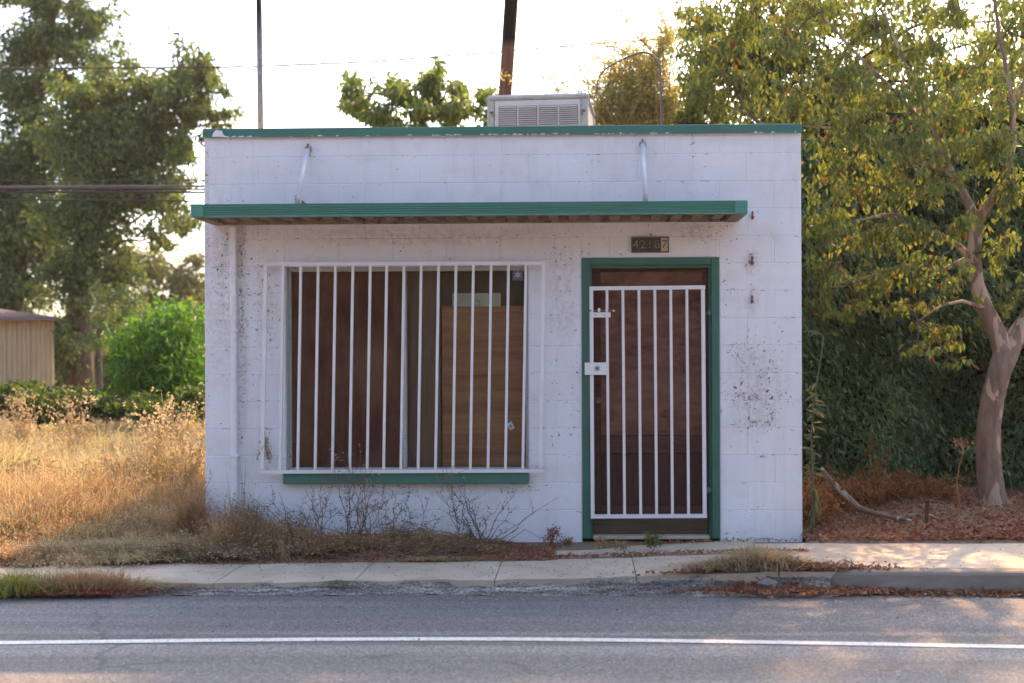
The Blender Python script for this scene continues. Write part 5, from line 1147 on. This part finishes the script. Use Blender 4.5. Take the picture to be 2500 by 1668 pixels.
tree('backdrop_tree', 'dense green tree rising behind the right end of the roof', tp, [.10, .09, .08, .04], cl([(1600, 200, 60, 70), (1580, 270, 60, 40), (1660, 260, 80, 50), (1650, 140, 80, 70), (1620, 50, 60, 60, .8), (1720, 60, 90, 70, .8), (1740, 160, 90, 80), (1780, 260, 90, 50), (1850, 120, 90, 90, .8), (1870, 240, 80, 60), (1940, 200, 80, 80, .8), (1880, 20, 80, 60, .6), (1800, -40, 90, 50, .7), (1690, -40, 80, 50, .8), (2030, 260, 80, 60, .8), (2130, 300, 80, 60, .8), (2230, 300, 80, 70, .8), (2320, 330, 70, 70, .8), (1980, 60, 90, 70, .5), (2080, 130, 90, 60, .5), (2180, 180, 80, 60, .5), (2290, 200, 80, 60, .6), (2260, 90, 80, 60, .35), (2150, 30, 90, 60, .35), (2330, 20, 70, 60, .4)], Yg, .26, .6) + [(np.array(q), np.array([.75, .7, .55]), 1500) for q in ((1.35, 4.5, 7.7), (1.5, 4.8, 8.1), (2.2, 4.5, 7.7), (2.6, 4.8, 8.1), (3.2, 4.5, 7.7), (3.9, 4.8, 8.0), (4.6, 4.6, 7.7))], 'leaf_myrtle', 'bark_dark', .072, .038, 1, droop=(0, 0, -1.3), sig=.18, limb_r=.03)  # last clumps are added high out of view to shade the near road
Yk = 9.0
tp = [Q(960, 900, Yk), Q(960, 500, Yk), Q(965, 330, Yk), Q(970, 260, Yk)]; tp[0][2] = 0
tree('backdrop_tree', 'round leafy tree showing over the roof left of the cooler', tp, [.12, .10, .08, .05], cl([(830, 225, 55, 38, .9), (800, 190, 28, 18, .5), (870, 270, 70, 28, 1), (940, 215, 50, 45, .9), (1000, 190, 50, 42, .9), (1060, 200, 45, 30, .8), (1050, 245, 65, 35, .9), (980, 265, 70, 30, 1), (1110, 220, 30, 40, .6), (1010, 155, 22, 20, .5), (880, 205, 30, 16, .4), (1120, 270, 30, 30, .6), (940, 320, 120, 40, 1)], Yk, .22, .7), 'leaf_mid', 'bark_dark', .125, .06, 1, droop=(0, 0, -1.0), sig=.2, limb_r=.03)
# pale feathery shrub right of the cooler with arching sprays
Yp_ = 6.0
root = empty('feathery_shrub', tuple(map(float, (Q(1450, 800, Yp_)[0], Yp_, 0))), 'pale feathery shrub with arching sprays right of the cooler', 'shrub')
lv = Leaves(); sb = MB(); b0 = Q(1450, 700, Yp_); b0[2] = 0
for c, r, n in cl([(1440, 240, 85, 75), (1385, 235, 60, 50, .6), (1330, 265, 60, 30, .4), (1460, 130, 50, 50, .5), (1400, 160, 60, 50, .35), (1530, 90, 40, 60, .6), (1490, 230, 55, 80), (1500, 150, 45, 50, .8), (1440, 190, 50, 40, .8), (1540, 230, 40, 70), (1500, 290, 80, 40), (1420, 290, 60, 40, 1), (1380, 270, 40, 30, .8)], Yp_, .62, .5):
    sub = clump_leaves(lv, c, r, n, max(5, n // 30), .055, .020, .22, (-.3, 0, .2), 1.0, .1)
    for q in list(sub[:14]) + [c]: sb.tube(wob(b0, q, 6, .03, .06), np.linspace(.02, .004, 7), 4, False)
for pts in ([(1430, 280), (1340, 215), (1240, 175), (1180, 158)], [(1420, 260), (1350, 190), (1290, 90), (1272, 20)], [(1450, 220), (1400, 150), (1340, 120), (1240, 130)], [(1470, 180), (1400, 100), (1350, 60), (1290, 40)], [(1500, 120), (1440, 60), (1420, 10)], [(1400, 280), (1310, 250), (1230, 225), (1120, 150)], [(1520, 120), (1530, 60), (1500, 0)], [(1440, 240), (1330, 180), (1200, 180)], [(1480, 150), (1420, 110), (1330, 90)], [(1370, 290), (1300, 210), (1260, 200)]):
    w3 = []
    for i in range(len(pts) - 1):
        for t_ in np.linspace(0, 1, 6, endpoint=False): w3.append(Q(pts[i][0] + (pts[i + 1][0] - pts[i][0]) * t_ + rng.normal() * 1.5, pts[i][1] + (pts[i + 1][1] - pts[i][1]) * t_ + rng.normal() * 1.5, Yp_ - .3))
    w3.append(Q(*pts[-1], Yp_ - .3)); sb.tube(w3, np.linspace(.010, .003, len(w3)), 4, False)
    n = 260; i = np.clip((rng.uniform(0, 1, n) ** 1.1 * (len(w3) - 2)).astype(int), 0, len(w3) - 2); C = np.array(w3)[i] + rng.normal(size=(n, 3)) * .045; lv.add(C, rng.normal(size=(n, 3)), .05 * rng.uniform(.6, 1.3, n), .018)
sb.build('stems', 'grass_brown', root); lv.build('foliage', 'leaf_pale', root, kind='stuff')

# undergrowth
def bz(x, y): return float(bedz(np.array(x), np.array(y)))
pts = []
for k in range(9000):
    x = rng.uniform(1.63, 5.2); y = -.12 + 2.8 * rng.uniform(0, 1) ** 1.5; pts.append((x, y, bz(x, y)))
litter('dead_leaves', 'carpet of reddish brown dead leaves under the tree', pts, 'leaf_dead', .045, .026, up=.35, thick=.03)
pts = [(x_, y_, bz(x_, y_) + .01) for x_, y_ in zip(rng.normal(3.45, .35, 900), np.abs(rng.normal(0, .25, 900)) - .1)]
litter('red_leaves', 'bright red fallen leaves at the foot of the tree', pts, 'leaf_red', .04, .026)
def fern(label, px, py, Y, rx, h, n):
    c = Q(px, py, Y); c[2] = bz(c[0], Y); root = empty('dead_fern', tuple(map(float, c)), label, 'plant', 'orange dead ferns beside the shop'); sb = MB(); lv = Leaves()
    for k in range(n):
        e = c + np.array([rng.normal(0, rx), rng.normal(0, .2), h * rng.uniform(.4, 1.0)]); p = wob(c + rng.normal(size=3) * np.array([rx * .6, .12, 0]), e, 4, .05, .08); sb.tube(p, np.linspace(.004, .0015, 5), 3, False)
        m = 26; i = rng.integers(1, 5, m); C = np.array(p)[i] + rng.normal(size=(m, 3)) * .03; lv.add(C, rng.normal(size=(m, 3)) + np.array([0, 0, -.2]), .046 * rng.uniform(.6, 1.3, m), .020)
    sb.build('stems', 'weed_brown', root); lv.build('fronds', 'fern_orange', root, kind='stuff')
for a in (('tall orange dead fern against the shop wall', 1862, 1150, .55, .10, .40, 30), ('orange dead fern left of the fallen branch', 1890, 1160, 1.15, .16, .34, 34), ('orange dead fern behind the fallen branch middle', 1960, 1170, 1.35, .20, .28, 32), ('orange dead fern right of the branch, before the hedge', 2030, 1175, 1.5, .22, .22, 26), ('low orange dead fern near the stake', 2100, 1180, 1.7, .2, .22, 20), ('upright orange dead fern spray left of the stake', 2015, 1150, 1.7, .05, .46, 7), ('low orange dead fern between stake and tree', 2170, 1180, 1.7, .2, .14, 12)): fern(*a)
# fallen branch
pts = [P(x, y, Y_) for x, y, Y_ in ((2005, 1143, .95), (2030, 1175, .9), (2065, 1210, .8), (2095, 1240, .7), (2130, 1252, .62), (2190, 1266, .55), (2225, 1272, .5))]
mb = MB(); mb.tube(pts, [.014, .022, .026, .028, .021, .016, .012], 10); mb.tube([pts[3], pts[3] + np.array([.10, .02, -.03]), pts[3] + np.array([.2, .02, -.05])], [.02, .014, .008], 6)
mb.build('fallen_branch', 'bark_log', None, label='curved bare fallen branch lying in the dead ferns', cat='branch')
pts = [P(x, y, Y_) for x, y, Y_ in ((2220, 1258, .9), (2300, 1262, .9), (2400, 1262, 1.0), (2560, 1225, 1.5))]
mb = MB(); mb.tube(pts, [.014, .018, .018, .014], 8); mb.build('fallen_branch', 'bark_log', None, label='thin grey fallen branch lying behind the stake', cat='branch')
# stake
c = P(2262, 1274, .55); c[2] = bz(c[0], .55); mb = MB(); M = Matrix.Translation(tuple(c)) @ Matrix.Rotation(math.radians(2), 4, 'Y')
mb.box(-.012, .012, -.012, .012, -.02, .205, M, .002); stake = mb.build('stake', 'bark_dark', None, label='short dark stake standing in the leaf litter', cat='stake')
mb = MB(); mb.tube([M @ Vector((-.02, -.016, .195)), M @ Vector((.045, -.012, .205))], .005, 6); mb.build('nail', 'rust', stake)
# tall leafy weed at the right corner of the shop
Yw = -.02
wp = [Q(x, y, Yw) for x, y in ((1862, 1238), (1868, 1180), (1866, 1120), (1864, 1060), (1862, 1000), (1866, 940), (1874, 880), (1882, 830), (1890, 770))]
wp[0][2] = 0.0
root = empty('tall_weed', tuple(map(float, wp[0])), 'tall leafy weed stalk growing at the right corner of the shop', 'weed'); sb = MB(); lv = Leaves(); sb.tube(wp, np.linspace(.010, .004, 9), 6)
for (x, y) in ((1830, 783), (1850, 752), (1885, 745), (1915, 757), (1930, 770), (1845, 775), (1920, 790), (1840, 762)):
    e = Q(x, y, Yw - .05 + rng.normal() * .05); sb.tube(wob(wp[-1] if y < 780 else wp[-2], e, 4, .05, .08), np.linspace(.0035, .0012, 5), 4, False)
n = 110; t_ = rng.uniform(0, .80, n); idx_ = t_ * 8; i = idx_.astype(int); C = np.array(wp)[i] + (np.array(wp)[i + 1] - np.array(wp)[i]) * (idx_ - i)[:, None]
an = rng.uniform(0, 2 * np.pi, n); lv.add(C, np.stack([np.cos(an), np.sin(an), np.where(t_ > .3, .35, -.8) + rng.normal(0, .5, n)], 1), .095 * rng.uniform(.35, 1.25, n), .020 * rng.uniform(.6, 1.2, n), .35, .45)
sb.build('stalk', 'weed_greygreen', root); lv.build('leaves', 'weed_greygreen', root, kind='stuff')
# dried flower stalk
c0 = Q(2190, 1238, .0); c0[2] = .02; top_ = Q(2208, 1018, .0)
root = empty('dried_stalk', tuple(map(float, c0)), 'pinkish dried flower stalk standing before the hedge', 'weed'); sb = MB(); lv = Leaves(); pts = wob(c0, top_, 7, .012); sb.tube(pts, np.linspace(.006, .003, 8), 5)
n = 90; C = np.array(pts)[rng.integers(0, 5, n)] + rng.normal(size=(n, 3)) * np.array([.02, .02, .04]); lv.add(C, rng.normal(size=(n, 3)) + np.array([0, 0, -.6]), .03, .012)
C = top_ + rng.normal(size=(60, 3)) * np.array([.035, .03, .018]); lv.add(C, rng.normal(size=(60, 3)) + np.array([0, 0, .5]), .018, .012)
for q in C[:12]: sb.tube([pts[-2], q], [.002, .001], 3, False)
sb.build('stalk', 'weed_brown', root); lv.build('dry_leaves', 'leaf_dead', root, kind='stuff')

# unseen trees added behind the camera to block low sky and darken the wall
for k in range(9):
    x0_ = -30 + 7.5 * k + rng.normal() * .8; y0_ = -23 + rng.normal() * 1.5; h0 = 10.5 + rng.normal() * .8
    cs = [(np.array([x0_ + rng.normal() * 2.2, y0_ + rng.normal() * 1.2, z]), np.array([2.9, 2.2, 1.9]), 620) for z in (1.6, 2.6, 3.8, 5.2, 6.6, 8.0, h0 - 1.0)]
    tree('unseen_blocker_tree', 'added unseen tree blocking low sky across the road, %s from the left end of the row' % ('first', 'second', 'third', 'fourth', 'fifth', 'sixth', 'seventh', 'eighth', 'ninth')[k], [(x0_, y0_, -.2), (x0_ + .1, y0_, 2.5), (x0_, y0_, 5), (x0_ + .2, y0_, h0 - 2)], [.3, .26, .2, .1], cs, 'leaf_blocker', 'bark_dark', .50, .30, 1, group='added sky blocking trees across the road', twig=False)

# ================================================================== HAZE
g = NG('haze_air'); g.t.nodes.remove(g.b)
pv = g.n('ShaderNodeVolumePrincipled'); pv.inputs['Color'].default_value = (0.93, 0.92, 0.92, 1); pv.inputs['Density'].default_value = 0.0005; pv.inputs['Anisotropy'].default_value = 0.3
g.l(pv.outputs[0], g.out.inputs['Volume'])
mb = MB(); mb.box(-310, 310, -310, 310, -1.3, 16.0); hz = mb.build('haze', 'haze_air', kind='stuff')
tag(hz, 'thin pale haze filling the air over the place', 'haze')
